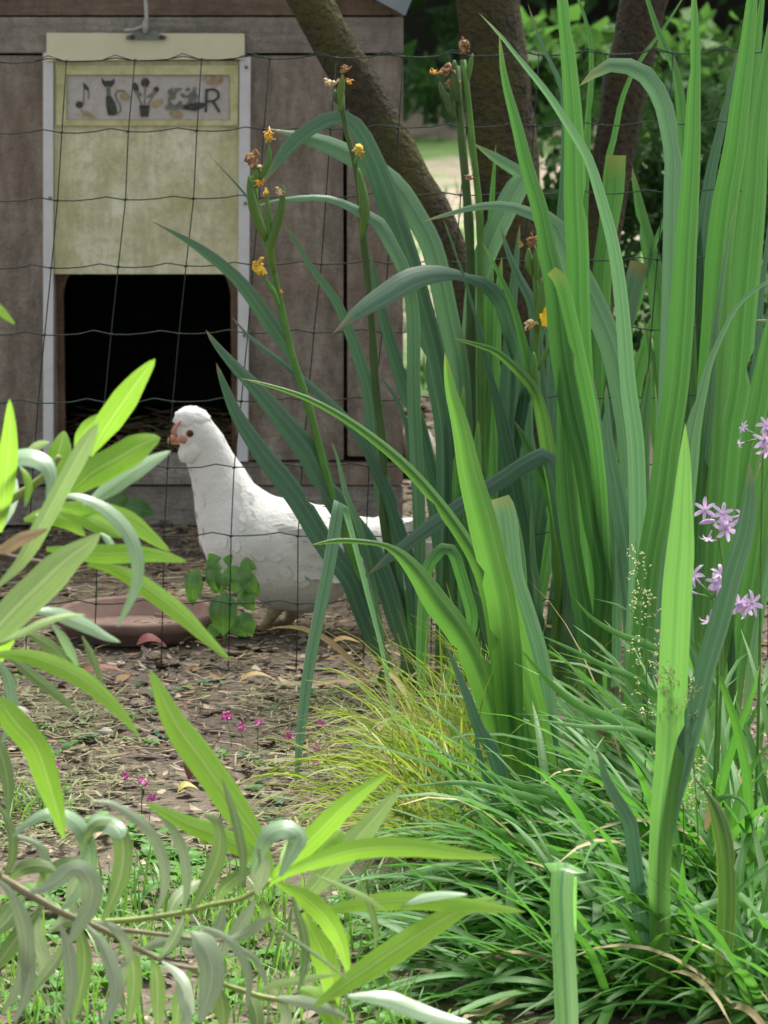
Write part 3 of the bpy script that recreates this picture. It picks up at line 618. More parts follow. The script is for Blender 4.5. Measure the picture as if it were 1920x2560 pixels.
V, F = lathe(prof, (dc[0], 5.63, 0.004)); tag(mesh('saucer', V, F, terra()), 'round terracotta saucer lying on the soil in front of the hen', 'saucer')
# ------------------------------------------------------------ blades and leaves
def blade(pts, w, Yb, dY=0.0, yaw=0.0, sky=0.25, n=26, taper=0.35, blunt=False, k=0.10, bow=0.0, wave=0.0, taper0=None, cross=5, cup=1.0, foot=1.0):
    """long leaf along photo positions pts (base to tip), w px wide, standing at Yb metres; broad side turned by yaw and up by sky"""
    pts = [(*p, 1.0) if len(p) == 2 else (p[0], p[1], p[2]/w) for p in pts]
    S = spline(pts, n); t = np.linspace(0, 1, n)
    Yt = Yb + dY*t + bow*np.sin(math.pi*t); Cc = np.array([P(x, y, d) for (x, y, _), d in zip(S, Yt)])
    T = np.gradient(Cc, axis=0); T /= np.linalg.norm(T, axis=1)[:, None]
    wf = np.clip(S[:, 2], .08, 9)
    if not blunt: wf = wf*np.clip((1-t)/taper, 0.0, 1)**0.62
    if foot < 1: q_ = np.clip(t/.38, 0, 1); wf = wf*(foot + (1-foot)*q_*q_*(3-2*q_))
    if taper0: wf = wf*np.clip((t+.02)/taper0, .12, 1)**0.7
    nick = {}
    if foot < 1:
        for _ in range(int(rng.integers(0, 3))): nick[(int(rng.integers(n//3, n-3)), int(rng.integers(0, 2)))] = rng.uniform(.55, .8)
    V = []; U = []
    for i in range(n):
        v = Cc[i]-CAM; dist = v @ FW; v /= np.linalg.norm(v)
        nr = -v + np.array((0, 0, 1.0))*sky + np.array((1.0, 0, 0))*(yaw + wave*math.sin(t[i]*7)); nr -= T[i]*(nr @ T[i])
        nr /= np.linalg.norm(nr)+1e-9; wd = np.cross(T[i], nr); sc = np.cross(T[i], v); sc /= np.linalg.norm(sc)+1e-9
        fo = max(.45, abs(wd @ sc)); hw = w*wf[i]*dist/FPX/2/fo
        for j in range(cross):
            u = j/(cross-1); a = 2*u-1
            V.append(Cc[i] + wd*a*hw*(nick.get((i, int(a > 0)), 1) if abs(a) > .9 else 1) + nr*hw*k*cup*(1-abs(a)**1.3)*2); U.append((u, t[i]))
    F = [(i*cross+j, i*cross+j+1, (i+1)*cross+j+1, (i+1)*cross+j) for i in range(n-1) for j in range(cross-1)]
    return np.array(V), F, U
def leaf(parent, mats, tint, pts, w, Yb, name='leaf', **kw):
    V, F, U = blade(pts, w, Yb, **kw); return mesh(name, V, F, mats[tint], parent, U, [rng.random()]*len(F))
def ipx(pts, Yb, dY=0.0):      # photo positions to a 3-d line
    n = len(pts); return [P(p[0], p[1], Yb + dY*i/max(1, n-1)) for i, p in enumerate(pts)]
STEM = plain('iris_stalk', (0.075, 0.19, 0.03), .45, .25, 18); STEMD = plain('iris_stalk_dark', (0.05, 0.10, 0.025), .5, .3, 18)
SPATHE = IR['g']; YEL = plain('yellow_petal', (0.75, 0.50, 0.06), .6, .25, 120); ORA = plain('orange_petal', (0.62, 0.30, 0.04), .6, .3, 120); BRO = plain('shrivelled_petal', (0.30, 0.17, 0.085), .85, .45, 120); BUFF = plain('buff_petal', (0.52, 0.38, 0.22), .8, .3, 120); BRIGHTY = plain('fresh_yellow_petal', (0.85, 0.55, 0.01), .5, .15, 60)
def wilted(parent, px, py, Y, r, m, seed=0, el=(1, 1), rot=0.0):
    """crumpled spent flower: folded petals wrapped on one another"""
    g = np.random.default_rng(seed); c = P(px, py, Y); s = r*Y/FPX; mb = MB()
    for k in range(7):
        a = g.uniform(0, 6.28); e = g.uniform(-.8, 1.2); d = np.array((math.cos(a)*math.cos(e)*el[0], math.sin(a)*math.cos(e), math.sin(e)*el[1])); d = yrot(rot) @ d
        b = c + g.normal(size=3)*s*.22; q = [b - d*s*.5, b + g.normal(size=3)*s*.16, b + d*s*.55 + g.normal(size=3)*s*.18, b + d*s*.9 + g.normal(size=3)*s*.3]
        q = spline([np.append(p, 0)[:3] for p in q], 7); V, F, U = tube(q, np.array([.5, .9, 1, .95, .8, .6, .2])*s*g.uniform(.16, .27), 6)
        V = V + np.array([mnoise.noise(Vector(v)*260+Vector((seed, k, 0)))*s*.16*np.array((1, 1, 1)) for v in V]); mb.add(V, F)
    return mb.build('wilted_flower', [m], parent)
def bud(parent, pts, w, Y, m, name='bud'):
    q = spline(pts, 12); t = np.linspace(0, 1, 12); mb = MB()
    mb.tube([P(x, y, Y) for x, y in q], np.maximum(.12, np.sin(np.pi*np.clip(t*.86+.1, 0, 1))**.8)*w*Y/FPX/2, 8); return mb.build(name, [m], parent)
# ------------------------------------------------------------ yellow flag irises: each fan of leaves is one plant
def iris(base, label, blades, rand=None):
    bx, by = base; Yb = GY(by); g = G(bx, by)
    root = thing('iris_plant', (g[0], g[1], 0), label, 'iris', 'flag irises in front of the fence')
    for i, b in enumerate(blades):
        tint, w, pts, *kw = b; kw = dict(kw[0]) if kw else {}
        off = kw.pop('off', (i - (len(blades)-1)/2)*min(24, 90/max(1, len(blades)))); yb = kw.pop('yb', Yb); fall = kw.pop('free', False)
        if not fall: pts = [(bx+off, by+6+rng.normal()*5)] + list(pts)
        kw.setdefault('yaw', rng.uniform(-.45, .45)); kw.setdefault('k', rng.uniform(.06, .16)); kw['n'] = max(kw.get('n', 30), 44)
        if not fall: kw.setdefault('foot', .6)
        leaf(root, IR, tint, pts, w, yb + (i % 3 - 1)*0.02, **kw)
    return root
def stalk(root, pts, w0, w1, Y, m=STEM, name='flower_stalk'):
    q = spline(pts, 28); mb = MB(); r = np.linspace(w0, w1, 28)*Y/FPX/2
    for f in (.3, .55, .75): r *= 1 + .22*np.exp(-((np.linspace(0, 1, 28)-f)/.02)**2)
    mb.tube([P(x, y, Y) for x, y in q], r, 9); return mb.build(name, [m], root)
I1 = iris((985, 1725), 'leftmost iris, its leaning stalk topped with yellow and orange wilted buds', [
 ('b', 54, [(966,1664),(935,1605),(904,1526),(876,1448),(841,1400),(794,1332),(747,1253),(700,1190),(657,1135),(594,1040),(560,962),(540,906)], dict(yaw=.3, sky=.05)),
 ('b', 36, [(970,1690,20),(912,1520,16),(870,1350,12),(826,1190,12),(785,1060,12),(752,960,14),(719,874,22),(694,837,36),(663,790,38),(625,736,36),(579,683,30),(480,608,22),(373,550,8)], dict(yaw=-.3, sky=.2, taper=.12)),
 ('b', 14, [(950,1640),(900,1500),(850,1310),(780,1060),(720,870),(680,680),(652,580),(628,508),(572,440),(526,392)], dict(yaw=.2)),
 ('p', 20, [(975,1690),(935,1480),(894,1307),(866,1238),(845,1150),(829,1103)], dict(yaw=-.2)),
])
Y1 = GY(1725)
s1 = stalk(I1, [(985,1728),(957,1658),(926,1573),(904,1495),(888,1416),(866,1325),(835,1253),(813,1180),(782,1056),(760,978),(732,893),(704,774),(685,680),(662,590),(642,510),(632,440)], 26, 12, Y1-.01)
Yf = Y1-.03
bud(s1, [(686,684),(675,620),(690,565),(704,515),(708,462)], 26, Yf, SPATHE, 'spathe'); bud(s1, [(665,600),(640,540),(626,480),(622,440)], 26, Yf, SPATHE, 'spathe'); bud(s1, [(672,610),(672,560),(668,505),(664,470)], 14, Yf, STEM, 'spathe')
bud(s1, [(640,470),(640,430),(636,400)], 16, Yf, STEM, 'bud'); bud(s1, [(650,450),(664,420),(673,392),(672,360)], 15, Yf, STEM, 'bud')
wilted(s1, 668, 342, Yf, 19, YEL, 3, (.6, 1.3)); wilted(s1, 672, 332, Yf-.004, 10, ORA, 4); wilted(s1, 636, 402, Yf, 22, BRO, 5, (.9, 1.1), .4); wilted(s1, 628, 388, Yf-.004, 9, ORA, 6); wilted(s1, 648, 420, Yf, 13, BUFF, 16, (.5, 1.3))
wilted(s1, 650, 456, Yf-.006, 14, ORA, 7, (1.3, .7)); wilted(s1, 666, 480, Yf-.004, 10, YEL, 8, (.6, 1.5)); wilted(s1, 700, 482, Yf, 13, BUFF, 9, (1.2, .6), .5); wilted(s1, 652, 668, Yf-.01, 25, YEL, 10, (1.2, .8), .7); wilted(s1, 640, 660, Yf-.018, 10, ORA, 11)
bud(s1, [(700,770),(684,730),(668,705),(656,680)], 14, Yf-.008, STEM, 'bud'); wilted(s1, 703, 730, Yf-.006, 7, ORA, 12)
I2 = iris((1042, 1722), 'iris with a tall stalk before the coop corner, brown papery flower on top', [
 ('b', 56, [(1020,1639),(992,1557),(960,1448),(919,1363),(857,1282),(803,1197),(766,1125),(704,1047),(641,972),(578,906),(535,855),(514,824)], dict(yaw=.25, sky=.05)),
 ('b', 38, [(1051,1620),(1038,1526),(1020,1400),(995,1322),(973,1244),(948,1190),(904,1097),(845,1028),(798,984),(719,918),(625,843),(578,790)], dict(yaw=.3, sky=.4, taper=.7)),
 ('b', 44, [(1010,1600),(975,1330),(950,1180),(935,1103),(923,993),(901,906),(870,821),(838,749),(782,674),(740,605),(703,544)], dict(yaw=-.2, taper=.6)),
 ('p', 34, [(1050,1620),(1048,1300),(1035,1000),(1030,760),(1010,674),(978,612),(947,558),(903,532,26),(851,506,20),(810,495,16),(694,503,17),(608,527,8)], dict(yaw=.1, sky=.7, taper=.1)),
 ('b', 18, [(1060,1500),(1030,1150),(1008,1034),(986,990),(942,928)], dict(yaw=.3)),
 ('g', 24, [(1045,1640),(1030,1560),(1012,1500),(990,1430)], dict(yaw=.3)),
])
Y2 = GY(1722)+.01
s2 = stalk(I2, [(1040,1728),(1029,1658),(1013,1589),(991,1495),(976,1400),(960,1300),(958,1119),(939,962),(929,805),(917,680),(907,590),(898,480),(884,390),(866,330),(856,270),(854,225)], 26, 13, Y2, STEMD)
Yf = Y2-.03
bud(s2, [(850,280),(850,240),(856,200),(856,185)], 20, Yf, SPATHE, 'spathe'); bud(s2, [(848,262),(838,240),(836,225)], 16, Yf, STEMD, 'bud'); wilted(s2, 826, 210, Yf-.01, 19, BUFF, 21, (1.3, .8)); wilted(s2, 872, 203, Yf-.01, 10, ORA, 22); wilted(s2, 864, 172, Yf, 12, BRO, 23)
wilted(s2, 896, 368, Yf, 17, YEL, 24, (.6, 1.4)); wilted(s2, 902, 386, Yf, 10, ORA, 25); bud(s2, [(905,600),(912,530),(905,470),(895,420)], 27, Yf, SPATHE, 'spathe'); bud(s2, [(886,410),(894,392),(896,380)], 12, Yf, STEM, 'bud')
iris((1140, 1700), 'iris bending a pale narrow tip over the second flower stalk', [
 ('b', 60, [(1119,1159),(1116,1065),(1100,971),(1076,856),(1050,762),(1025,668),(994,574),(963,480),(935,405,52),(897,324,44),(872,298,36),(850,290,36),(799,307,36),(723,365,34),(680,425,22),(648,472,6)], dict(yaw=-.15, sky=.25, taper=.06, n=44)),
 ('p', 56, [(1160,1300),(1152,1000),(1141,887),(1126,825),(1107,731),(1094,668),(1075,605),(1041,543),(1000,478),(960,440),(920,415,52),(839,370,46),(752,341,34),(668,321,10)], dict(yaw=.2, sky=.5, taper=.08, n=40, off=30)),
 ('b', 42, [(1110,1450),(1088,1253),(1072,1175),(1050,1081),(1025,1003),(1003,940),(979,868),(954,774),(935,680),(925,620)], dict(yaw=.2)),
 ('g', 16, [(1118,1480),(1120,1300),(1118,1150),(1112,1040)], dict(yaw=-.1)),
 ('p', 22, [(1128,1600),(1105,1540),(1085,1500)], dict(sky=.6)),
])
iris((1225, 1760), 'iris holding one broad pale leaf out level across the coop edge', [
 ('b', 46, [(1320,1400,44),(1312,1100,44),(1301,903,44),(1276,825,44),(1254,756,42),(1213,712,36),(1172,694,26),(1150,688,24),(1088,684,46),(1025,699,58),(970,733,56),(892,783,34),(832,834,6)], dict(yaw=-.2, sky=.45, taper=.05, n=42, dY=-.42, off=80, yb=GY(1620))),
 ('l', 44, [(1195,1594),(1182,1494),(1166,1400),(1160,1300),(1152,1230)], dict(yaw=.4)),
 ('g', 44, [(1225,1600),(1200,1400),(1190,1200),(1196,1050)], dict(yaw=-.5)),
 ('g', 40, [(1205,1600),(1165,1400),(1150,1250),(1150,1100),(1160,960)], dict(yaw=.4)),
])
I5 = iris((1205, 1690), 'iris with two dark stalks of dry brown seed heads before the mossy trunks', [
 ('p', 58, [(1190,1200),(1180,950,40),(1174,856,42),(1180,793,46),(1188,731,52),(1201,668,56),(1226,605),(1254,543),(1284,483),(1308,440,50),(1312,430,38),(1296,428,32),(1245,398,26),(1176,354,5)], dict(yaw=-.2, sky=.3, taper=.04, n=44)),
 ('b', 30, [(1250,1400),(1310,1000),(1395,600),(1412,350),(1405,220),(1386,175),(1354,110),(1318,5)], dict(taper=.5, off=60)),
 ('g', 46, [(1235,1300),(1232,1000),(1240,800),(1255,640)], dict(yaw=.4)),
 ('b', 40, [(1260,1300),(1268,1000),(1280,760),(1300,560)], dict(yaw=-.3)),
 ('g', 30, [(1200,1400),(1215,1000),(1222,700),(1230,500),(1240,360)], dict(yaw=.4)),
])
Y5 = GY(1690)
s3 = stalk(I5, [(1196,1695),(1182,1300),(1178,900),(1176,640),(1168,500),(1160,408),(1148,282),(1141,165)], 28, 20, Y5-.02, STEMD)
s4 = stalk(I5, [(1214,1695),(1206,1200),(1202,800),(1198,517),(1186,407),(1174,282),(1162,175),(1158,150)], 26, 14, Y5-.04, STEM)
wilted(s3, 1112, 180, Y5-.03, 22, BRO, 31, (1.4, .9)); wilted(s3, 1086, 180, Y5-.03, 12, ORA, 32, (1.5, .6), .4); wilted(s3, 1132, 205, Y5-.03, 20, BRO, 37, (.8, 1.3)); wilted(s4, 1162, 118, Y5-.05, 21, BRO, 33, (.9, 1.4)); wilted(s4, 1155, 108, Y5-.055, 10, BUFF, 34); wilted(s3, 1170, 444, Y5-.05, 12, BRO, 35)
bud(s3, [(1138,290),(1118,250),(1104,225),(1098,205)], 20, Y5-.03, STEMD, 'seed_pod'); bud(s3, [(1140,300),(1124,272),(1114,252)], 18, Y5-.03, STEMD, 'seed_pod'); bud(s3, [(1146,260),(1136,200),(1136,150)], 26, Y5-.03, STEMD, 'spathe'); bud(s4, [(1170,200),(1176,160),(1182,134)], 14, Y5-.04, STEM, 'spathe')
iris((1300, 2110), 'bright lime iris rising at the centre over the yellow sedge, leaves fanning left', [
 ('l', 74, [(1286,1917),(1276,1807),(1270,1682),(1264,1588),(1251,1494),(1229,1400),(1201,1285),(1176,1190),(1151,1065),(1126,971),(1112,880)], dict(yaw=.3, sky=.0, k=.2, dY=-.05)),
 ('l', 46, [(1272,1850),(1245,1640),(1229,1525),(1213,1463),(1182,1385),(1104,1269),(1010,1162),(900,1072),(813,1018),(751,989),(657,959),(602,946)], dict(yaw=.5, sky=.1, taper=.75, k=.22, dY=-.02)),
 ('l', 64, [(1254,1901),(1238,1807),(1213,1729),(1182,1644),(1135,1563),(1088,1503),(1045,1438,48),(998,1385,28),(960,1363,14),(904,1354,13),(841,1352,13),(775,1363,4)], dict(yaw=.3, sky=.2, taper=.03, n=44, k=.2, dY=-.15)),
 ('l', 54, [(1367,1917),(1358,1870),(1339,1776),(1307,1651),(1285,1541),(1268,1450),(1262,1380)], dict(yaw=-.3, off=70)),
 ('p', 64, [(1364,1800),(1339,1640),(1305,1525),(1278,1440),(1268,1360),(1262,1300),(1254,1262,60),(1248,1244,50)], dict(blunt=True, yaw=-.5, sky=.1, off=60, dY=.05)),
 ('g', 50, [(1330,1900),(1310,1720),(1300,1560),(1300,1400),(1290,1280)], dict(yaw=.5, off=40, dY=.1)),
])
iris((1012, 1860), 'iris with one leaf snapped over, its tip hanging straight down beside the sedge', [
 ('p', 30, [(958,1640,14),(918,1480,14),(884,1350,14),(864,1275,18),(858,1258,24),(850,1254,28),(842,1290,30),(835,1338,32),(819,1432,32),(800,1526,31),(781,1620,30),(768,1700,28),(755,1800,25),(745,1900,16),(739,1985,5)], dict(yaw=-.1, sky=.6, taper=.03, n=48, dY=-.34, k=.1)),
 ('g', 30, [(1120,1700),(1180,1560),(1165,1480),(1150,1430),(1136,1388),(1117,1368),(1085,1392),(1068,1425),(1060,1495),(1056,1589),(1055,1680),(1065,1780)], dict(yaw=.1, sky=.3, taper=.12, n=44, dY=-.06, off=90)),
])
I8 = iris((1415, 1730), 'iris stalk with one fresh yellow petal and brown curled flowers', [
 ('l', 44, [(1410,1400),(1389,1222),(1370,1128),(1354,1034),(1333,971),(1317,950),(1276,909),(1238,878),(1182,859),(1132,845)], dict(yaw=.2, sky=.15, taper=.5, dY=-.05)),
 ('g', 30, [(1400,1400),(1372,1140),(1345,1000),(1323,919),(1304,840),(1279,756),(1254,699),(1232,655),(1206,605)], dict(yaw=-.2, taper=.4)),
 ('g', 40, [(1440,1500),(1401,1300),(1370,1222),(1345,1166),(1317,1112),(1302,1080),(1286,1052)], dict(yaw=.4)),
 ('b', 42, [(1425,1450),(1405,1300),(1385,1180),(1366,1140,44),(1333,1150,42),(1245,1206,42),(1170,1253,42),(1123,1285,40),(1060,1329,36),(982,1388,26),(919,1437,5)], dict(yaw=.2, sky=.35, taper=.03, n=44, dY=-.15)),
 ('b', 36, [(1360,1600),(1320,1457),(1311,1347),(1295,1253),(1282,1178),(1264,1097),(1245,1009,26),(1223,935,18),(1204,840,12),(1182,768,9),(1160,693,7),(1135,621,6),(1107,543,4)], dict(yaw=.3, taper=.02, n=40, off=-40)),
 ('p', 18, [(1400,1500),(1384,1400),(1386,1253),(1373,1190),(1370,1112)], dict(yaw=-.5)),
 ('b', 34, [(1430,1600),(1408,1457),(1401,1316),(1389,1200),(1380,1120)], dict(yaw=-.4)),
 ('p', 20, [(1360,1600),(1340,1450),(1333,1410),(1329,1253)], dict(yaw=.4)),
 ('b', 40, [(1440,1500),(1350,1000),(1330,760),(1300,700),(1270,630),(1250,560)], dict(yaw=.3)),
 ('g', 40, [(1455,1400),(1430,1000),(1418,800),(1400,640)], dict(yaw=.5)),
])
Y8 = GY(1730)-.02
s5 = stalk(I8, [(1415,1735),(1400,1500),(1378,1200),(1350,1040),(1340,960),(1339,887),(1344,810),(1343,760),(1339,700),(1334,640)], 32, 15, Y8)
bud(s5, [(1338,995),(1335,930),(1334,880)], 26, Y8-.02, STEM, 'spathe'); bud(s5, [(1343,830),(1352,770),(1356,720),(1357,695)], 26, Y8-.02, SPATHE, 'spathe'); bud(s5, [(1330,690),(1322,655),(1322,620)], 21, Y8-.02, SPATHE, 'bud'); bud(s5, [(1342,700),(1340,660),(1338,615)], 17, Y8-.025, STEM, 'bud'); bud(s5, [(1346,925),(1362,890),(1378,860),(1386,848)], 13, Y8-.02, STEM, 'bud')
wilted(s5, 1328, 604, Y8-.03, 19, BRO, 41, (1.5, .7), -.5); wilted(s5, 1304, 612, Y8-.03, 9, ORA, 42); wilted(s5, 1324, 806, Y8-.03, 18, BUFF, 43); wilted(s5, 1326, 820, Y8-.04, 9, ORA, 44)
mb = MB()
for pts, w in (([(1352,800),(1366,796),(1372,790)], 20), ([(1356,800),(1366,784),(1362,768)], 12), ([(1356,802),(1372,806),(1376,802)], 14)):
    V, F, U = blade(pts, w*1.6, Y8-.04, n=8, taper=.4, sky=.4, blunt=False); mb.add(V, F, U)
mb.build('petal', [BRIGHTY], s5)
iris((1500, 1860), 'iris of two tall straight green blades, the left one ending below the top', [
 ('g', 58, [(1510,1442),(1488,1316),(1463,1159),(1431,1034),(1401,856),(1389,731),(1364,605),(1348,517),(1323,439),(1292,313),(1260,188),(1248,82)], dict(yaw=.2, sky=0, taper=.42)),
 ('g', 58, [(1482,1500),(1458,1000),(1447,793),(1444,637),(1438,502),(1434,313),(1425,188),(1406,0),(1394,-120),(1385,-220)], dict(yaw=-.2, sky=0, dY=.03, off=-20)),
 ('g', 36, [(1515,1600),(1510,1442),(1497,1191),(1482,1065),(1453,919),(1425,793),(1400,699),(1385,680,34),(1378,676,28)], dict(blunt=True, yaw=-.6, off=20, dY=-.1)),
 ('g', 48, [(1470,1600),(1420,1300),(1405,1050),(1400,900)], dict(yaw=.5)),
 ('p', 40, [(1535,1600),(1532,1348),(1516,1159),(1490,1020),(1480,940)], dict(yaw=.2, off=30)),
])
iris((1590, 1880), 'iris whose two pale blades arch out to the left, one across the taller blades', [
 ('p', 44, [(1592,1400),(1588,1097),(1575,1003),(1569,950),(1560,825),(1547,699),(1532,605),(1507,511),(1469,392),(1431,329),(1370,235),(1307,157),(1248,85),(1196,31)], dict(yaw=-.2, sky=.25, taper=.6, n=40, dY=-.22)),
 ('p', 62, [(1590,1400),(1575,1100),(1550,950),(1532,872),(1500,793),(1463,715),(1419,637),(1392,572,54),(1370,548,42),(1333,536,30),(1292,521,26),(1245,514,24),(1182,519,16),(1119,536,10),(1055,554,4)], dict(yaw=-.2, sky=.5, taper=.02, n=44, dY=.25)),
 ('p', 24, [(1575,1650),(1560,1410),(1566,1300),(1567,1213)], dict(yaw=.1)),
 ('g', 12, [(1570,1700),(1579,1442),(1591,1241)], dict(yaw=.1)),
 ('b', 46, [(1580,1500),(1545,1250),(1520,1100),(1515,960)], dict(yaw=-.4)),
 ('g', 50, [(1610,1500),(1600,1250),(1610,1060),(1630,900)], dict(yaw=.4, dY=.2)),
])
iris((1578, 2010), 'iris with one tall lime blade and another curled over to a point', [
 ('g', 64, [(1576,1807),(1588,1713),(1607,1588),(1619,1431),(1651,1253),(1670,1097),(1688,982),(1704,793),(1713,637),(1724,480),(1730,376),(1734,251),(1738,125),(1735,0),(1731,-70)], dict(yaw=.25, sky=0, k=.2, taper=.4, n=36)),
 ('p', 46, [(1620,1700),(1655,1300),(1672,900),(1680,605),(1682,480),(1684,392),(1674,329),(1660,266),(1635,213),(1604,179),(1566,164,40),(1535,160,36),(1488,182,28),(1447,216,4)], dict(yaw=-.15, sky=.45, taper=.03, n=44, dY=.22, off=20)),
 ('p', 20, [(1620,1700),(1640,1300),(1643,1034),(1637,954)], dict(off=10)),
])
iris((1735, 1930), 'iris of wide upright blades at the right, rising past the upper edge', [
 ('g', 68, [(1742,1600),(1760,1285),(1770,1128),(1776,982),(1789,793),(1798,637),(1814,500),(1836,376),(1851,251),(1867,125),(1880,0),(1888,-90),(1893,-180)], dict(yaw=.25, sky=0, k=.2)),
 ('g', 72, [(1780,1600),(1807,1222),(1823,1065),(1839,982),(1855,793),(1870,637),(1886,480),(1895,330),(1917,157),(1935,30),(1945,-60)], dict(yaw=-.3, sky=0, dY=.12)),
 ('p', 26, [(1720,1700),(1745,1300),(1776,1000),(1786,856),(1801,731),(1820,605),(1837,511)], dict(yaw=-.5, sky=.1, dY=-.08)),
 ('p', 46, [(1715,1600),(1712,1300),(1726,1128,46),(1735,1065,38),(1752,995,28),(1776,903,17),(1804,840,13),(1833,781,11),(1870,737,10),(1920,704,9),(1965,686,4)], dict(yaw=-.6, sky=.2, taper=.03, n=40, dY=-.16)),
])
iris((1640, 2515), 'nearest iris, a broad bright blade before all others with a darker one slanting off it', [
 ('f', 74, [(1637,2490,60),(1649,2352,52),(1649,2179,56),(1660,2005,64),(1673,1902,72),(1682,1713,74),(1688,1588,74),(1694,1457,74),(1701,1379,70),(1707,1253,48),(1711,1159,32),(1713,1056,4)], dict(yaw=-.2, sky=.05, taper=.03, k=.22, n=40, free=True)),
 ('b', 52, [(1642,2500,40),(1650,2300,34),(1668,2080,38),(1707,1902),(1732,1807),(1760,1682),(1798,1557),(1833,1426),(1858,1347,48),(1874,1250,36),(1875,1153,4)], dict(yaw=.4, sky=.2, taper=.03, n=36, dY=-.05, off=4)),
 ('b', 38, [(1627,2468),(1614,2352),(1597,2237),(1582,2110),(1575,2060),(1560,2030),(1515,1947),(1495,1872)], dict(yaw=.3, taper=.3, dY=-.06, off=-12)),
])
iris((1800, 1850), 'iris at the right edge with slanting green blades and purple flowers in front of it', [
 ('g', 68, [(1810,1500),(1829,1379),(1848,1253),(1870,1128),(1895,1003),(1908,920),(1922,830),(1940,740)], dict(yaw=.3, sky=0)),
 ('g', 62, [(1840,1650),(1880,1410),(1898,1285),(1925,1150),(1950,1020)], dict(yaw=.3, sky=0, off=30)),
 ('p', 36, [(1900,1500),(1980,1100),(2010,900),(1985,828),(1940,806),(1880,800)], dict(sky=.4, off=60)),
 ('b', 26, [(1830,1400),(1885,1000),(1900,760),(1918,610),(1928,500)], dict(sky=0, dY=.1)),
])
iris((1308, 2225), 'short dark blue-green iris shoot leaning left in the yellow sedge', [
 ('b', 38, [(1296,2179),(1272,2034),(1232,1878),(1198,1823),(1170,1745),(1144,1682),(1116,1612)], dict(yaw=.3, sky=.1, taper=.5)),
 ('b', 22, [(1290,2150),(1240,2000),(1196,1880),(1190,1800)], dict(yaw=.3)),
])
iris((1452, 2490), 'iris leaf creased over in the grass, its pale end hanging to the bottom edge', [
 ('f', 58, [(1428,2380,30),(1424,2290,34),(1419,2190,44),(1411,2168,54),(1404,2225),(1405,2294),(1411,2410),(1417,2540),(1424,2660,40)], dict(yaw=-.25, sky=.7, taper=.03, n=40, dY=-.32, k=.12, off=-22, foot=1.0)),
])
iris((1798, 2545), 'dark short iris leaf with yellow margins and a brown shrivelled tip', [
 ('e', 46, [(1800,2497),(1812,2352),(1817,2237),(1812,2121),(1797,2050,40),(1782,2010,26),(1768,1985,10),(1750,1962,6),(1730,1938,3)], dict(yaw=.3, sky=.1, taper=.02, k=.25)),
 ('d', 16, [(1778,2008),(1772,2030),(1768,2055),(1764,2078)], dict(free=True, yb=GY(2545)-.01)),
])
iris((1480, 1640), 'iris at the back with a leaf cut square across, behind the tall centre blades', [
 ('g', 48, [(1490,1300),(1500,900),(1507,668),(1525,543),(1536,480),(1541,388)], dict(blunt=True, yaw=.3)),
 ('g', 28, [(1470,1300),(1490,800),(1512,500),(1522,392),(1535,345),(1554,251),(1582,182),(1613,132),(1660,69),(1704,0),(1730,-40)], dict(yaw=-.2, taper=.7)),
 ('g', 32, [(1445,1300),(1450,800),(1466,376),(1472,282),(1478,188),(1475,94),(1447,0),(1420,-70)], dict(yaw=.4, taper=.6)),
 ('b', 46, [(1500,1300),(1545,900),(1576,740),(1598,655)], dict(yaw=.3, blunt=True)),
 ('g', 26, [(1520,1300),(1560,900),(1576,809),(1601,731),(1626,637),(1663,543),(1690,470)], dict(yaw=-.2)),
])
iris((1700, 1640), 'shaded iris fan at the back, its blades leaning left before the rightmost trunk', [
 ('g', 50, [(1712,1200),(1715,700),(1701,251),(1682,157),(1651,94),(1619,0),(1590,-80)], dict(yaw=.4, taper=.6)),
 ('g', 62, [(1690,1300),(1670,900),(1640,700),(1600,520),(1580,420)], dict(yaw=.5)),
 ('b', 38, [(1725,1200),(1745,700),(1776,439),(1804,313),(1823,219),(1850,110)], dict(yaw=-.3)),
 ('g', 44, [(1760,1300),(1820,800),(1870,400),(1883,219),(1905,0),(1920,-90)], dict(yaw=-.4)),
 ('g', 50, [(1680,1300),(1640,1000),(1610,800)], dict(yaw=.4)),
 ('g', 50, [(1740,1300),(1740,900),(1752,560)], dict(yaw=-.5)),
 ('b', 40, [(1780,1300),(1870,700),(1925,300)], dict(yaw=-.5)),
])
iris((1330, 1640), 'iris fan in the shade behind the centre, its dark blades between the stalks', [
 ('g', 44, [(1290,1300),(1285,1000),(1278,820)], dict(yaw=.5)), ('b', 46, [(1345,1300),(1385,1000),(1372,800),(1350,690)], dict(yaw=-.4)),
 ('g', 44, [(1380,1300),(1440,1000),(1480,820)], dict(yaw=.3)), ('g', 48, [(1320,1300),(1325,1150),(1310,1000)], dict(yaw=-.5)), ('g', 44, [(1270,1400),(1245,1250),(1250,1100)], dict(yaw=.5)),
 ('b', 44, [(1410,1400),(1470,1200),(1500,1040)], dict(yaw=-.2)),
])
for (bx, by, lab, n_, x0, x1, yt) in ((1480, 1585, 'iris fan at the very back, dark blades leaning both ways behind the tall centre blades', 7, 1330, 1660, (700, 1150)), (1790, 1590, 'iris fan at the very back right, dark blades behind the wide upright ones', 8, 1660, 1940, (450, 1000)), (1170, 1600, 'iris fan at the very back left, dark blades by the slanting mossy trunk', 5, 1080, 1300, (950, 1250))):
    bl = []
    for k in range(n_):
        tx = x0+(x1-x0)*(k+.5)/n_+rng.uniform(-25, 25); ty = rng.uniform(*yt); bl.append((rng.choice(['g', 'b', 'g']), rng.uniform(34, 56), [(bx+(tx-bx)*.35, by-(by-ty)*.45), (bx+(tx-bx)*.7, by-(by-ty)*.78), (tx, ty)], dict(yaw=rng.uniform(-.6, .6), sky=.1)))
    iris((bx, by), lab, bl)
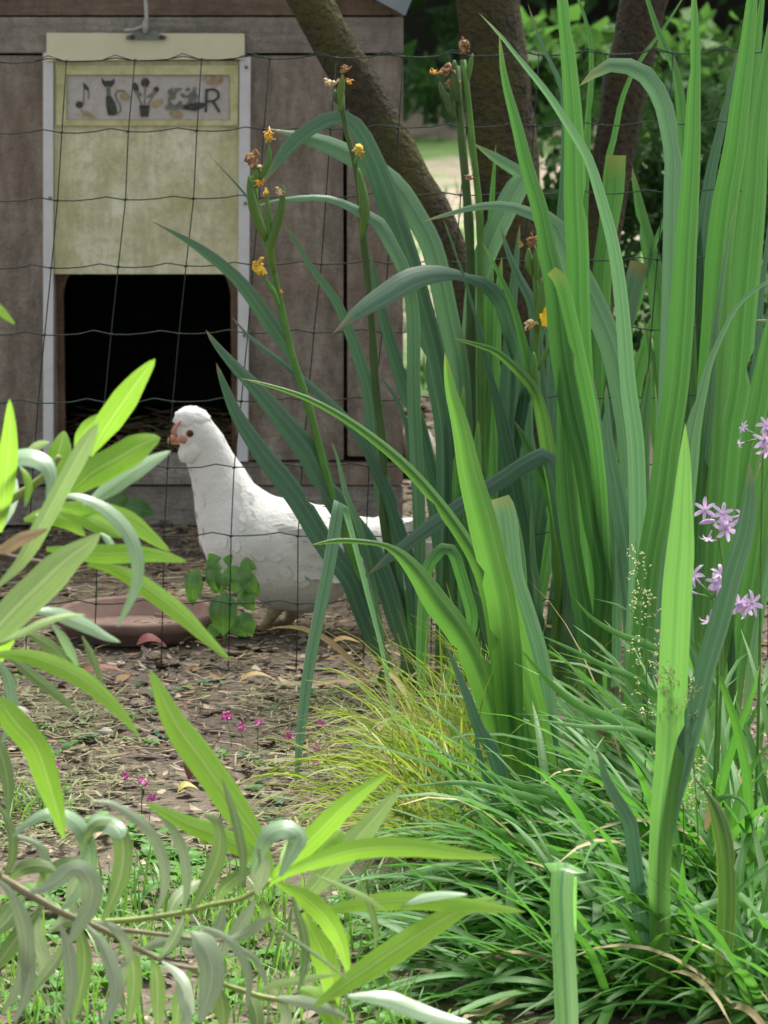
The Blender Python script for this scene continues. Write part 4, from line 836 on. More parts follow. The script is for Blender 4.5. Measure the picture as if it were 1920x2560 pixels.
# ------------------------------------------------------------ grasses: tufts of narrow arching leaves
def strand(mb, p0, az, el, L, w, droop, rnd, n=9, mi=0, twist=0.0, k=.25):
    p = np.array(p0, float); d = np.array((math.cos(az)*math.cos(el), math.sin(az)*math.cos(el), math.sin(el))); st = L/(n-1); pts = [p.copy()]
    for i in range(n-1):
        d = d + np.array((0, 0, -1.0))*droop*st/L*(0.5+1.4*i/n); d /= np.linalg.norm(d); p = p + d*st
        if p[2] < 0.012: p[2] = 0.012 + 0.004*rng.random()
        pts.append(p.copy())
    pts = np.array(pts); T = np.gradient(pts, axis=0); T /= np.linalg.norm(T, axis=1)[:, None]; V = []; U = []
    h = np.array((-math.sin(az), math.cos(az), 0)); h = h*math.cos(twist) + np.array((0, 0, 1.0))*math.sin(twist)
    for i in range(n):
        t = i/(n-1); s = h - T[i]*(h @ T[i]); s /= np.linalg.norm(s)+1e-9; nr = np.cross(T[i], s); hw = w/2*min(1, ((1-t)/.4))**.7 if i < n-1 else 0.0003
        V += [pts[i]-s*hw, pts[i]-nr*hw*k, pts[i]+s*hw]; U += [(0, t), (.5, t), (1, t)]
    F = []
    for i in range(n-1): a = 3*i; F += [(a, a+1, a+4, a+3), (a+1, a+2, a+5, a+4)]
    mb.add(V, F, U, rnd, mi)
GARL = leaf_mat('garlic_leaf', (0.024, 0.110, 0.018), (0.066, 0.210, 0.040), (0.15, 0.44, 0.04), .40, .48, stripes=8, base=(.18, .32, .08), spec=.28)
SEDGE = leaf_mat('sedge_leaf', (0.12, 0.24, 0.022), (0.30, 0.36, 0.04), (0.45, 0.62, 0.05), .45, .45, stripes=6)
DRY = leaf_mat('dry_strand', (0.40, 0.32, 0.16), (0.52, 0.43, 0.24), (0.5, 0.4, 0.2), .3, .7, stripes=6)
def tuft(name, base, label, cat, group, m, n, L, w, az, el, droop, spread=.05, dead=.03, tw=.5):
    g = G(*base); root = thing(name, (g[0], g[1], 0), label, cat, group); mb = MB()
    for k in range(n):
        a = rng.normal(*az); r = spread*math.sqrt(rng.random()); t = rng.uniform(0, 6.28); p = (g[0]+r*math.cos(t), g[1]+r*math.sin(t), 0.0)
        d = rng.random() < dead
        strand(mb, p, a, rng.uniform(*el), rng.uniform(*L), rng.uniform(*w)*(.7 if d else 1), rng.uniform(*droop)*(1.4 if d else 1), rng.random(), mi=1 if d else 0, twist=rng.normal()*tw)
    mb.build('leaves', [m, DRY], root); return root
PI = math.pi
GR = 'society garlic clumps at the lower right'
gsp = [((1560, 2330), 'grassy green clump beneath the nearest iris, narrow leaves sweeping left over the sedge', 170, (.22, .40), (PI, .55)),
 ((1420, 2230), 'grassy green clump behind the creased iris leaf, leaves lying over to the left', 110, (.18, .36), (PI, .6)),
 ((1740, 2280), 'dense green clump right of the nearest iris, under the lowest purple flowers', 190, (.22, .42), (PI, 1.3)),
 ((1870, 2200), 'tall green clump at the right edge carrying the topmost purple flowers', 180, (.24, .44), (PI*.8, 1.4)),
 ((1880, 2470), 'low green clump in the bottom right corner beside the yellow margined leaf', 110, (.16, .32), (PI, 1.2)),
 ((1650, 2090), 'upright green clump at the feet of the tall lime blades, behind the feathery seed head', 150, (.24, .42), (PI*.9, .9)),
 ((1800, 2010), 'shaded green clump at the back, between the nearest iris and the right edge', 130, (.26, .44), (PI*.7, 1.3)),
 ((1700, 2480), 'short dense green clump against the bottom edge, beside the foot of the nearest iris', 120, (.14, .30), (PI, 1.3)),
 ((1560, 2500), 'short green clump at the bottom edge between the hanging leaf and nearest iris', 90, (.14, .28), (PI, .9)),
 ((1910, 2540), 'tangled green clump filling the extreme lower right corner', 100, (.16, .30), (PI, 1.4)),
 ((1860, 2330), 'dark green clump behind the yellow margined leaf', 130, (.2, .38), (PI*.9, 1.3)),
 ((1300, 2470), 'sparse green clump low on the bottom edge, left of the hanging iris leaf', 60, (.14, .30), (PI*.95, .6))]
garlic = []
for b, l, n, L, az in gsp:
    garlic.append(tuft('society_garlic', b, l, 'grassy plant', GR, GARL, int(n*.66), L, (.0070, .0130), az, (.15, 1.15), (.5, 1.5), .065, tw=.28))
# single arching straps that stand out of those clumps, each a leaf of its clump
for ci, Yq, dq, w, pts in ((0,3.75,-.15,26,[(1700,2260),(1680,2155),(1663,2133),(1626,2177),(1573,2264),(1504,2379)]), (3,3.72,-.12,28,[(1890,2400),(1885,2330),(1863,2308),(1828,2316),(1793,2350),(1770,2399)]), (4,3.62,-.05,32,[(1950,2330),(1925,2298),(1906,2304),(1897,2380),(1903,2474)]),
 (0,3.95,-.1,22,[(1610,2260),(1510,2073),(1423,2027),(1307,1989),(1162,1957),(1029,1966)]), (0,3.98,-.1,22,[(1600,2200),(1480,2030),(1365,1986),(1249,1946),(1160,1905)]), (0,3.8,-.1,28,[(1620,2330),(1539,2235),(1452,2183),(1365,2125),(1278,2090),(1180,2058)]), (2,4.0,-.1,26,[(1745,2050),(1650,1860),(1539,1801),(1440,1760),(1365,1697),(1296,1616)]), (2,4.05,-.05,22,[(1755,1950),(1690,1680),(1626,1616),(1550,1587),(1481,1546),(1434,1494)]),
 (2,4.1,-.05,18,[(1740,1950),(1620,1720),(1500,1660),(1423,1621),(1348,1587)]), (2,3.9,-.1,18,[(1755,2100),(1690,1880),(1597,1830),(1452,1816),(1330,1797)]), (0,3.65,-.1,24,[(1720,2400),(1660,2330),(1597,2356),(1539,2392),(1452,2410)]), (0,3.6,-.1,26,[(1760,2330),(1710,2265),(1672,2287),(1626,2333),(1568,2391),(1489,2450)]), (4,3.62,-.1,26,[(1890,2310),(1850,2250),(1793,2258),(1683,2298),(1571,2343)]),
 (1,4.0,-.1,20,[(1440,2200),(1360,2040),(1284,2013),(1191,2032),(1116,2082)]), (1,4.05,-.1,20,[(1430,2180),(1320,2000),(1220,1978),(1134,2003),(1061,2039)]), (4,3.58,-.08,28,[(1990,2420),(1960,2370),(1920,2379),(1828,2437),(1753,2479)]), (1,3.7,-.1,26,[(1470,2320),(1420,2250),(1365,2275),(1290,2380),(1244,2474)]), (1,3.75,-.1,24,[(1480,2330),(1400,2270),(1307,2322),(1191,2380),(1082,2444)]), (1,3.8,-.1,24,[(1470,2300),(1400,2215),(1300,2240),(1134,2322),(1035,2386)]),
 (2,3.9,-.1,22,[(1760,2200),(1800,1980),(1840,1840),(1880,1740),(1900,1660)]), (2,3.85,.0,22,[(1790,2250),(1830,2060),(1880,1920),(1930,1850)]), (3,3.8,-.1,24,[(1880,2200),(1860,1900),(1800,1700),(1740,1600)]), (2,3.8,-.1,18,[(1800,2200),(1790,2010),(1811,1992),(1850,1998),(1876,2040)]), (4,3.6,-.05,26,[(1900,2520),(1870,2440),(1830,2400),(1770,2430)]), (11,3.6,-.05,22,[(1300,2480),(1220,2400),(1140,2420),(1060,2480)])):
    leaf(garlic[ci], {'a': GARL}, 'a', pts, w, Yq, dY=dq, sky=.7, taper=.45, n=24, k=.12, cross=4)
SG = 'golden sedge tufts in the middle'
for b, l, n in (((1150, 1985), 'yellow green sedge tuft at the foot of the lime iris, its fine leaves arching left', 330), ((1110, 2130), 'front yellow sedge tuft with drooping seed spikes over the soil', 240), ((1255, 1950), 'upright yellow sedge tuft between the lime iris stems', 230)):
    r = tuft('golden_sedge', b, l, 'sedge', SG, SEDGE, n, (.10, .29), (.0016, .0036), (PI*.9, 1.1), (.5, 1.45), (.6, 2.0), .07, .16, 1.0)
    if n < 300 and b[1] > 2100:
        for (x0, y0, x1, y1, xm, ym) in ((960,2010,1050,2040,1005,2012), (1090,2185,1225,2210,1150,2180), (985,2030,1040,2060,1010,2035), (1060,2390,1100,2510,1072,2440), (840,2310,900,2270,865,2280)):
            mb = MB(); Yq = GY(2190) - .03*(y0 > 2300); q = [P(x, y, Yq) for x, y in spline([(x0, y0), (xm, ym), (x1, y1)], 26)]
            if min(p[2] for p in q) < .01: q = [p + (0, 0, .012 - min(p[2] for p in q)) for p in q]
            for i, p in enumerate(q):
                for k in range(7): v = rng.normal(size=3); v /= np.linalg.norm(v); s_ = np.cross(v, rng.normal(size=3)); s_ /= np.linalg.norm(s_); mb.add([p, p+v*.004+s_*.0012, p+v*.0066, p+v*.004-s_*.0012], [(0, 1, 2, 3)], rnd=.6+.4*rng.random())
            mb.build('seed_spike', [SEDGE], r)
# purple flowers of the garlic
LIL = leaf_mat('lilac_petal', (0.62, 0.46, 0.72), (0.72, 0.58, 0.80), (0.72, 0.52, 0.82), .38, .5, rib=(0.52, 0.30, 0.62), ribw=.10, stripes=3)
SCAPE = plain('flower_scape', (0.10, 0.24, 0.05), .5)
def garlic_flower(parent, x, y, Y, size, face, tube_to):
    """six-petalled star with a tube behind, looking along face"""
    c = P(x, y, Y); f = np.asarray(face, float); f /= np.linalg.norm(f); s_ = np.cross(f, (0, .2, 1)); s_ /= np.linalg.norm(s_); t_ = np.cross(s_, f); L = 1.22*size*Y/FPX; mb = MB(); r0 = rng.uniform(0, 1)
    for k in range(6):
        a = r0 + k*PI/3; d = s_*math.cos(a)+t_*math.sin(a); e = np.cross(f, d); w = L*(.17 if k % 2 else .14); LL = L*rng.uniform(.88, 1.05)
        pts = [c+d*LL*.08, c+d*LL*.45+f*LL*.16, c+d*LL*.8+f*LL*.16, c+d*LL+f*LL*.08*rng.uniform(-1, 1.5)]
        V = []; U = []
        for i, (p, ww) in enumerate(zip(pts, (.5, 1, .8, .06))): V += [p-e*w*ww, p-f*L*.03, p+e*w*ww]; U += [(0, i/3), (.5, i/3), (1, i/3)]
        F = []
        for i in range(3): q = 3*i; F += [(q, q+1, q+4, q+3), (q+1, q+2, q+5, q+4)]
        mb.add(V, F, U, rng.random())
    b = P(*tube_to, Y+.006); ax = c-b; ln = np.linalg.norm(ax); q = [c - ax/ln*min(ln, L*.95)*v for v in (0, .3, .7, 1)]; mb.tube(q, np.array([.10, .085, .07, .05])*L, 8, rnd=.2)
    o = mb.build('flower', [LIL], parent)
    st_ = MB(); st_.tube([q[-1], (q[-1]+b)/2+(0, 0, .001), b], .0009, 6); st_.build('flower_stem', [SCAPE], parent)
def scape(parent, pts, Y0, Y1):
    q = spline(pts, 24); mb = MB(); mb.tube([P(x, y, Y0+(Y1-Y0)*i/23) for i, (x, y) in enumerate(q)], np.linspace(.0022, .0015, 24), 8); return mb.build('flower_scape', [SCAPE], parent)
Yg = 3.72
a = scape(garlic[2], [(1775,2270),(1795,1900),(1806,1600),(1808,1430),(1790,1310)], GY(2280), Yg)
for x, y, s, f, tt_ in ((1763,1274,27,(-.5,-1,.3),(1792,1300)), (1806,1284,28,(.1,-1,.5),(1795,1305)), (1851,1290,27,(1,-.7,.0),(1800,1300)), (1816,1322,31,(.2,-1,-.2),(1797,1306)), (1812,1308,22,(.3,-1,.2),(1797,1303)), (1771,1345,20,(-.2,-.5,-1),(1790,1305))): garlic_flower(a, x, y, Yg, s, f, tt_)
bud(a, [(1788,1302),(1772,1303),(1758,1306),(1748,1310)], 13, Yg, LIL, 'flower_bud')
b2 = scape(garlic[2], [(1770,2290),(1788,1900),(1794,1650),(1790,1560),(1786,1498)], GY(2280), Yg-.06)
for x, y, s, f, tt_ in ((1733,1437,30,(-.6,-.8,.7),(1784,1498)), (1713,1474,30,(-1,-.8,-.1),(1782,1498)), (1774,1550,25,(-.1,-.7,-1),(1784,1500)), (1802,1434,26,(.1,-.8,.7),(1788,1492)), (1790,1456,26,(-.2,-1,.5),(1786,1495)), (1848,1512,30,(.3,-1,.1),(1794,1500)), (1880,1508,30,(.7,-1,.3),(1796,1500)), (1866,1520,26,(.5,-1,-.4),(1795,1500)), (1798,1470,22,(.2,-1,.2),(1787,1495))): garlic_flower(b2, x, y, Yg-.06, s, f, tt_)
c3 = scape(garlic[3], [(1885,2190),(1898,1700),(1904,1300),(1908,1100)], GY(2200), Yg+.12)
for x, y, s, f, tt_ in ((1916,1062,24,(-.4,-1,.6),(1910,1098)), (1912,1100,28,(.1,-1,.1),(1912,1098)), (1918,1122,26,(.2,-1,-.5),(1912,1098)), (1860,1068,17,(-1,-.4,.5),(1902,1098)), (1850,1108,12,(-1,-.4,-.2),(1902,1098))): garlic_flower(c3, x, y, Yg+.12, s, f, tt_)
# feathery seed heads
SEED = plain('pale_seed', (0.50, 0.52, 0.26), .7, .3, 150)
def panicle(base, pts, spread, n, label, Y0, Y1):
    g = G(*base); root = thing('meadow_grass', (g[0], g[1], 0), label, 'grass stem', 'flowering grass stems'); q = spline(pts, 30); S_ = [P(x, y, Y0+(Y1-Y0)*i/29) for i, (x, y) in enumerate(q)]
    mb = MB(); mb.tube(S_, np.linspace(.0011, .0004, 30), 6); mb.build('stem', [SCAPE], root); sb = MB(); bb = MB()
    for k in range(n):
        i = int(rng.uniform(13, 29)); p = S_[i]; f = np.interp(i, [13, 18, 29], [1, .9, .25]); d = np.array((rng.normal()*.8, rng.normal()*.5, rng.uniform(-.5, .7))); d /= np.linalg.norm(d); e = p + d*spread*f*rng.uniform(.25, 1); bb.tube([p, (p+e)/2+(0, 0, .002), e], .00022, 4)
        for j in range(5): c = e + rng.normal(size=3)*.003; v = d*.4+rng.normal(size=3)*.5; v /= np.linalg.norm(v); sb.tube([c-v*.0016, c, c+v*.0022], [.0003, .0009, .0002], 5)
    bb.build('branches', [SCAPE], root); sb.build('seeds', [SEED], root)
panicle((1595, 2150), [(1595,2150),(1618,1800),(1612,1600),(1600,1450),(1588,1350)], .030, 46, 'wispy grass stem with small cream seeds, left of the nearest iris blade', 4.05, 3.75)
panicle((1715, 2330), [(1715,2330),(1705,1950),(1690,1760),(1672,1690),(1655,1665)], .032, 80, 'fluffy cream seed head in front of the broad nearest iris blade', 3.65, 3.48)
panicle((1735, 2360), [(1735,2360),(1745,2100),(1728,1790),(1738,1690),(1745,1672)], .016, 26, 'small thin seed head on the right margin of the nearest iris blade', 3.62, 3.46)
# ------------------------------------------------------------ shrub branches coming in from the left, close to the camera
TWIG = plain('green_twig', (0.22, 0.28, 0.07), .55, .25, 40); GTWIG = plain('grey_twig', (0.22, 0.20, 0.12), .75, .3, 60); BTWIG = plain('brown_twig', (0.10, 0.075, 0.06), .8, .4, 60)
YO = 2.98
def branch(root, pts, w0, w1, Y, m, name='branch', dY=0.0):
    q = spline(pts, 24); mb = MB(); mb.tube([P(x, y, Y+dY*i/23) for i, (x, y) in enumerate(q)], np.linspace(w0, w1, 24)*Y/FPX/2, 9); return mb.build(name, [m], root)
def shrub(root, Y, items):
    for i, b in enumerate(items):
        tint, w, pts, *kw = b; kw = dict(kw[0]) if kw else {}
        kw.setdefault('taper', .42); kw.setdefault('taper0', .35); kw.setdefault('n', 24); kw.setdefault('k', .08); kw.setdefault('yaw', rng.uniform(-.3, .3)); kw.setdefault('sky', .45)
        y = Y + kw.pop('z', ((i*37) % 11 - 5)*.008); kw.setdefault('dY', rng.uniform(-.05, .05)); kw.setdefault('cross', 7)
        leaf(root, OL, tint, pts, w*(.84 if tint in 'yo' else 1), y, **kw)
gx = P(-420, 1500, YO)
OA = thing('shrub', (gx[0], YO, 0), 'leafy shrub with broad bright lime leaves reaching in from the left edge', 'shrub', 'leafy shrubs at the left edge')
mb = MB(); mb.tube(spline([(gx[0], YO, -.02), (gx[0]+.01, YO, .25), (gx[0]+.03, YO, .5), P(-160, 1340, YO), P(0, 1262, YO)], 30), np.linspace(.011, .005, 30), 9); mb.build('trunk', [GTWIG], OA)
branch(OA, [(-10,1268),(70,1222),(120,1180),(150,1140)], 26, 14, YO, TWIG)
branch(OA, [(-160,1345),(-60,1365),(0,1388),(60,1402),(128,1412)], 26, 20, YO+.01, BTWIG); branch(OA, [(-20,1462),(30,1445),(75,1425),(100,1400)], 10, 5, YO+.01, BTWIG)
branch(OA, [(-200,1330),(-120,1480),(-60,1580),(-10,1610),(40,1590)], 24, 12, YO, TWIG); branch(OA, [(-140,1500),(-100,1640),(-60,1740),(-20,1780)], 20, 10, YO, TWIG)
branch(OA, [(-200,1300),(-140,1000),(-60,820),(-40,750)], 20, 8, YO, TWIG)
shrub(OA, YO, [
 ('l', 66, [(224,1139),(255,1080),(301,1013),(345,950),(388,897)], dict(z=0, yaw=.5, sky=.1)),
 ('p', 44, [(-10,1470),(54,1403),(105,1313),(168,1195),(215,1110),(247,1056)], dict(z=-.05, taper=.15, sky=.8)),
 ('l', 74, [(165,1235),(182,1226),(230,1185),(300,1145),(367,1107),(402,1095)], dict(z=-.01, taper=.25)),
 ('w', 46, [(210,1265),(238,1247),(315,1191),(375,1155),(428,1127)], dict(z=.01, sky=.9)),
 ('l', 56, [(125,1205),(138,1165),(150,1125),(160,1077)], dict(z=.01, taper=.35)),
 ('l', 40, [(190,1130),(205,1095),(228,1060),(252,1036)], dict(z=.02)),
 ('l', 50, [(0,1330),(10,1240),(18,1160),(24,1080),(24,997)], dict(z=.0)),
 ('w', 44, [(118,1245),(128,1205),(118,1168),(80,1145),(40,1146),(0,1165),(-40,1200)], dict(z=-.03, sky=1.0)),
 ('p', 24, [(60,1135),(90,1118),(124,1106)], dict(sky=.9)),
 ('w', 36, [(150,1240),(184,1240),(225,1252),(275,1282),(315,1325),(338,1375),(345,1430),(335,1480),(312,1530),(292,1570)], dict(z=-.05, sky=.9, n=34)),
 ('l', 52, [(140,1262),(200,1270),(253,1280),(325,1305),(380,1345),(425,1378)], dict(z=.02, sky=.2)),
 ('l', 44, [(150,1280),(200,1290),(260,1320),(310,1345)], dict(z=.03)),
 ('l', 48, [(116,1372),(190,1380),(253,1385),(320,1384),(400,1390),(468,1404)], dict(z=-.02, sky=.3)),
 ('l', 46, [(220,1412),(262,1418),(311,1435),(380,1480),(452,1535),(515,1595),(576,1650)], dict(z=-.01, sky=.15)),
 ('p', 86, [(-60,1640),(0,1565),(90,1475),(174,1396),(220,1362),(252,1332)], dict(z=-.10, sky=.5, yaw=-.2, taper=.35)),
 ('p', 20, [(-20,1612),(50,1585),(108,1557),(165,1540),(215,1537)], dict(z=-.08, sky=.9)),
 ('w', 36, [(80,1528),(130,1532),(174,1547),(224,1569),(262,1590),(302,1606)], dict(z=-.02, sky=.6)),
 ('l', 46, [(-30,1640),(20,1636),(72,1641),(145,1667),(203,1696),(245,1728),(290,1770),(350,1842)], dict(z=-.05, sky=.4)),
 ('o', 34, [(54,1576),(100,1600),(145,1631),(180,1668),(205,1700)], dict(z=.03)),
 ('o', 32, [(10,1640),(40,1655),(90,1696),(145,1739),(192,1784)], dict(z=.02)),
 ('w', 30, [(-20,1640),(2,1665),(22,1703),(30,1764),(18,1820),(5,1860)], dict(z=-.02)),
 ('l', 66, [(-20,1740),(10,1770),(40,1810),(87,1865),(127,1976),(148,2045),(160,2100)], dict(z=-.12, sky=.15, taper0=.2)),
 ('t', 32, [(-30,1378),(10,1372),(54,1347),(90,1334),(121,1322)], dict(z=-.06)),
 ('l', 22, [(-40,735),(-10,765),(15,790),(38,811)], dict(z=0)),
 ('w', 36, [(5,1320),(18,1275),(32,1235),(40,1195)], dict(z=.03)), ('l', 20, [(48,1165),(66,1190),(72,1222),(62,1268)], dict(z=.0)),
 ('w', 34, [(90,1290),(140,1275),(190,1280),(225,1300)], dict(z=.04)), ('l', 44, [(60,1300),(110,1290),(160,1300),(215,1340)], dict(z=.04)),
 ('o', 22, [(205,1590),(225,1630),(245,1680),(260,1720)], dict(z=.03)), ('w', 24, [(130,1560),(160,1600),(185,1650),(195,1690)], dict(z=.04)),
 ('w', 18, [(250,1332),(270,1350),(282,1375),(280,1400)], dict(z=-.01)),
 ('l', 60, [(-60,1700),(-20,1640),(30,1560),(70,1515)], dict(z=.02)), ('o', 44, [(-40,1800),(0,1880),(20,1960),(20,2040)], dict(z=.03)),
])
YL = 2.92
OB = thing('shrub', (P(-380, 2000, YL)[0], YL, 0), 'grey green shrub with curled narrow leaves across the bottom left corner', 'shrub', 'leafy shrubs at the left edge')
g0 = P(-380, 2000, YL); mb = MB(); mb.tube(spline([(g0[0], YL, -.02), (g0[0]+.01, YL, .15), (g0[0]+.04, YL, .28), P(-140, 2120, YL), P(0, 2190, YL)], 26), np.linspace(.011, .006, 26), 9); mb.build('trunk', [GTWIG], OB)
branch(OB, [(-20,2182),(72,2235),(163,2285),(253,2322),(344,2372),(434,2412),(495,2423)], 24, 12, YL, GTWIG)
branch(OB, [(200,2302),(260,2304),(325,2300),(452,2282),(530,2262),(597,2249),(640,2228),(680,2200)], 17, 12, YL+.01, TWIG)
branch(OB, [(240,2318),(307,2325),(434,2340),(510,2350),(579,2350)], 15, 8, YL+.02, GTWIG)
branch(OB, [(480,2424),(560,2461),(610,2478),(659,2493),(778,2508),(840,2500)], 14, 16, YL, TWIG)
shrub(OB, YL, [
 ('o', 56, [(256,2300),(289,2231),(307,2159),(304,2097),(290,2075),(271,2066),(245,2064),(220,2085),(206,2118)], dict(z=-.02, sky=.5, n=34, yaw=0)),
 ('w', 44, [(304,2096),(290,2073),(268,2062),(240,2062),(220,2084),(206,2116)], dict(z=-.035, sky=1.0, taper0=.1)),  # pale overlay on the arch above, its sky highlight drawn as a leaf
 ('y', 34, [(383,2289),(402,2255),(411,2215),(410,2159),(380,2087),(325,2036),(271,2007),(221,2003)], dict(z=.0, sky=.6, n=34)),
 ('y', 32, [(459,2275),(466,2235),(467,2195),(456,2123),(427,2068),(405,2042),(380,2018)], dict(z=.01)),
 ('o', 48, [(481,2275),(505,2230),(524,2195),(545,2140),(550,2100),(545,2065),(530,2045),(506,2033)], dict(z=-.02)),
 ('y', 64, [(75,2232),(110,2220),(145,2199),(178,2172,40),(200,2172,46),(228,2206),(226,2262),(200,2310),(165,2368)], dict(z=-.06, sky=.35, n=36, yaw=0)),
 ('w', 42, [(150,2275),(190,2240),(217,2190),(222,2134),(206,2079),(174,2047),(120,2035),(65,2061),(28,2096)], dict(z=.0, sky=1.0, n=36)),
 ('o', 30, [(0,2200),(25,2165),(33,2105),(18,2050),(-10,2005)], {}), ('y', 26, [(125,2245),(119,2163),(98,2115),(54,2094),(20,2090)], {}),
 ('y', 44, [(-10,2196),(20,2225),(43,2267),(65,2358),(52,2448),(0,2545)], dict(z=-.04, sky=.5)), ('y', 46, [(30,2230),(60,2290),(66,2360),(70,2466),(36,2560)], dict(z=-.02)),
 ('o', 50, [(105,2270),(60,2320),(10,2390),(-40,2450)], dict(z=.02)), ('o', 54, [(60,2240),(20,2300),(-20,2340)], dict(z=.03)), ('o', 60, [(30,2260),(0,2300),(-40,2370)], dict(z=.04)),
 ('y', 42, [(150,2312),(168,2360),(176,2420),(178,2480),(159,2560)], dict(z=-.03)), ('y', 44, [(217,2314),(245,2345),(270,2390),(290,2466),(275,2530),(250,2580)], dict(z=-.02)),
 ('o', 32, [(165,2350),(140,2400),(119,2430),(78,2484)], {}), ('y', 28, [(235,2304),(275,2315),(307,2343),(322,2376),(315,2408),(300,2420)], dict(z=-.03)),
 ('o', 46, [(380,2398),(392,2440),(395,2500),(394,2580)], {}), ('y', 30, [(405,2403),(440,2430),(463,2459),(476,2500),(484,2540)], dict(z=-.02)), ('y', 44, [(440,2412),(460,2480),(470,2580)], dict(z=.02)), ('o', 40, [(480,2420),(450,2490),(440,2590)], dict(z=.01)),
 ('y', 76, [(478,2330,40),(500,2350),(524,2394),(530,2440),(521,2490),(498,2560)], dict(z=-.08, sky=.6, taper0=.2)),
 ('y', 26, [(495,2316),(540,2330),(580,2357),(610,2405),(623,2457),(618,2500),(604,2545)], dict(z=-.05)), ('y', 20, [(580,2360),(630,2390),(655,2430),(670,2490)], dict(z=-.03)),
 ('l', 56, [(670,2215),(683,2198),(720,2155),(778,2099),(858,2019),(915,1972),(972,1933)], dict(z=.02, sky=.5, yaw=.4)),
 ('l', 50, [(675,2208),(735,2175),(798,2151),(898,2123),(1017,2118),(1130,2132),(1256,2146)], dict(z=-.03, sky=.1, bow=-.02)),
 ('l', 74, [(680,2190),(654,2121),(596,2034),(521,1924),(434,1803),(400,1730),(374,1672)], dict(z=.02, sky=.1, yaw=.2, taper=.35)),
 ('l', 50, [(676,2196),(637,2142),(550,2092),(463,2057),(410,2030),(362,2008)], dict(z=.03, sky=.2)),
 ('o', 28, [(600,2228),(608,2150),(598,2090),(584,2034),(568,1985),(555,1944)], dict(z=-.04)),
 ('w', 48, [(700,2190),(735,2120),(745,2095),(712,2073),(672,2088),(648,2132),(628,2196)], dict(z=-.04, sky=.9, n=34)),
 ('l', 42, [(705,2175),(722,2140),(738,2105),(742,2075)], dict(z=-.02, taper=.25)), ('l', 64, [(770,2170),(795,2135),(825,2100),(855,2072)], dict(z=.04, taper=.25)),
 ('p', 62, [(735,2275),(759,2246),(800,2200),(858,2139),(930,2055),(999,1974)], dict(z=.05, sky=.5)),
 ('l', 46, [(780,2290),(802,2282),(860,2268),(938,2256),(1050,2252),(1160,2262),(1250,2272),(1315,2280)], dict(z=.02, sky=.25)), ('w', 22, [(1000,2262),(1060,2245),(1110,2238),(1170,2236)], dict(z=.0, sky=1.2)),  # second one: pale strip painting the sky sheen on the lime leaf
 ('l', 64, [(790,2515),(806,2501),(898,2437),(1017,2357),(1110,2298),(1180,2262),(1245,2243)], dict(z=-.04, sky=.25)),
 ('l', 50, [(690,2205),(720,2222),(759,2242),(818,2298),(848,2350),(864,2400),(872,2440)], dict(z=-.03, sky=.1)),
 ('l', 60, [(760,2280),(774,2318),(802,2377),(826,2440),(838,2545)], dict(z=.02)), ('l', 54, [(745,2470),(790,2490),(830,2540),(850,2600)], dict(z=.03)),
 ('p', 22, [(640,2480),(690,2462),(759,2449),(810,2440),(845,2436)], dict(z=-.04)), ('w', 44, [(870,2490),(930,2493),(977,2501),(1057,2532),(1136,2552),(1180,2556)], dict(z=-.03, sky=1.0)),
 ('o', 12, [(660,2295),(700,2325),(759,2365),(820,2410),(880,2455)], dict(z=-.06)), ('p', 15, [(790,2188),(850,2215),(918,2246),(950,2268),(976,2288)], dict(z=-.05)),
 ('o', 28, [(732,2240),(742,2280),(755,2318),(764,2397),(746,2480)], dict(z=-.05)), ('y', 38, [(690,2495),(760,2505),(820,2522),(870,2545)], dict(z=-.02)),
 ('y', 40, [(640,2250),(610,2300),(570,2360),(545,2400)], dict(z=.03)), ('y', 34, [(560,2350),(600,2340),(650,2310),(680,2290)], dict(z=.02)), ('o', 34, [(460,2290),(445,2325),(425,2365),(395,2400)], dict(z=.03)), ('o', 36, [(650,2245),(663,2280),(640,2330)], dict(z=.0)),
 ('y', 44, [(640,2235),(655,2190),(658,2150),(640,2120)], dict(z=.0)), ('o', 22, [(900,2200),(930,2280),(940,2330),(936,2380)], dict(z=-.01)),
 ('y', 30, [(340,2375),(310,2420),(300,2470),(310,2530)], dict(z=.02)), ('o', 42, [(540,2460),(555,2510),(560,2590)], dict(z=.01)), ('o', 44, [(250,2322),(200,2300),(160,2305),(120,2330)], dict(z=.04)),
 ('o', 46, [(90,2245),(120,2190),(165,2160),(215,2150)], dict(z=.05)), ('y', 38, [(200,2300),(180,2250),(190,2200),(230,2165)], dict(z=.05)), ('o', 48, [(300,2340),(330,2400),(335,2470),(320,2560)], dict(z=.05)), ('y', 40, [(350,2375),(420,2350),(480,2350),(540,2380)], dict(z=.04)),
 ('o', 44, [(20,2200),(60,2170),(110,2165),(150,2185)], dict(z=.04)), ('y', 42, [(100,2260),(90,2330),(110,2400),(100,2480)], dict(z=.03)), ('o', 46, [(190,2300),(210,2380),(205,2460),(180,2560)], dict(z=.05)), ('o', 40, [(540,2262),(560,2220),(600,2190),(640,2170)], dict(z=.04)),
 ('y', 40, [(560,2265),(545,2320),(510,2360),(470,2380)], dict(z=.04)), ('o', 44, [(620,2480),(640,2530),(645,2600)], dict(z=.03)), ('y', 34, [(700,2500),(715,2540),(705,2600)], dict(z=.02)), ('o', 38, [(420,2300),(440,2250),(480,2215),(520,2200)], dict(z=.05)),
])
for o in [o for o in C.objects if o.name.startswith('iris_plant')]:
    for k in range(2):
        x, y = o.location[0], o.location[1]; mbd = MB(); strand(mbd, (x+rng.normal()*.03, y-.02, .01), rng.uniform(0, 6.28), rng.uniform(.2, 1.0), rng.uniform(.12, .3), rng.uniform(.006, .013), rng.uniform(1, 2.5), rng.random(), n=12, twist=rng.normal()*.6)
        mbd.build('withered_leaf', [IR['d']], o)
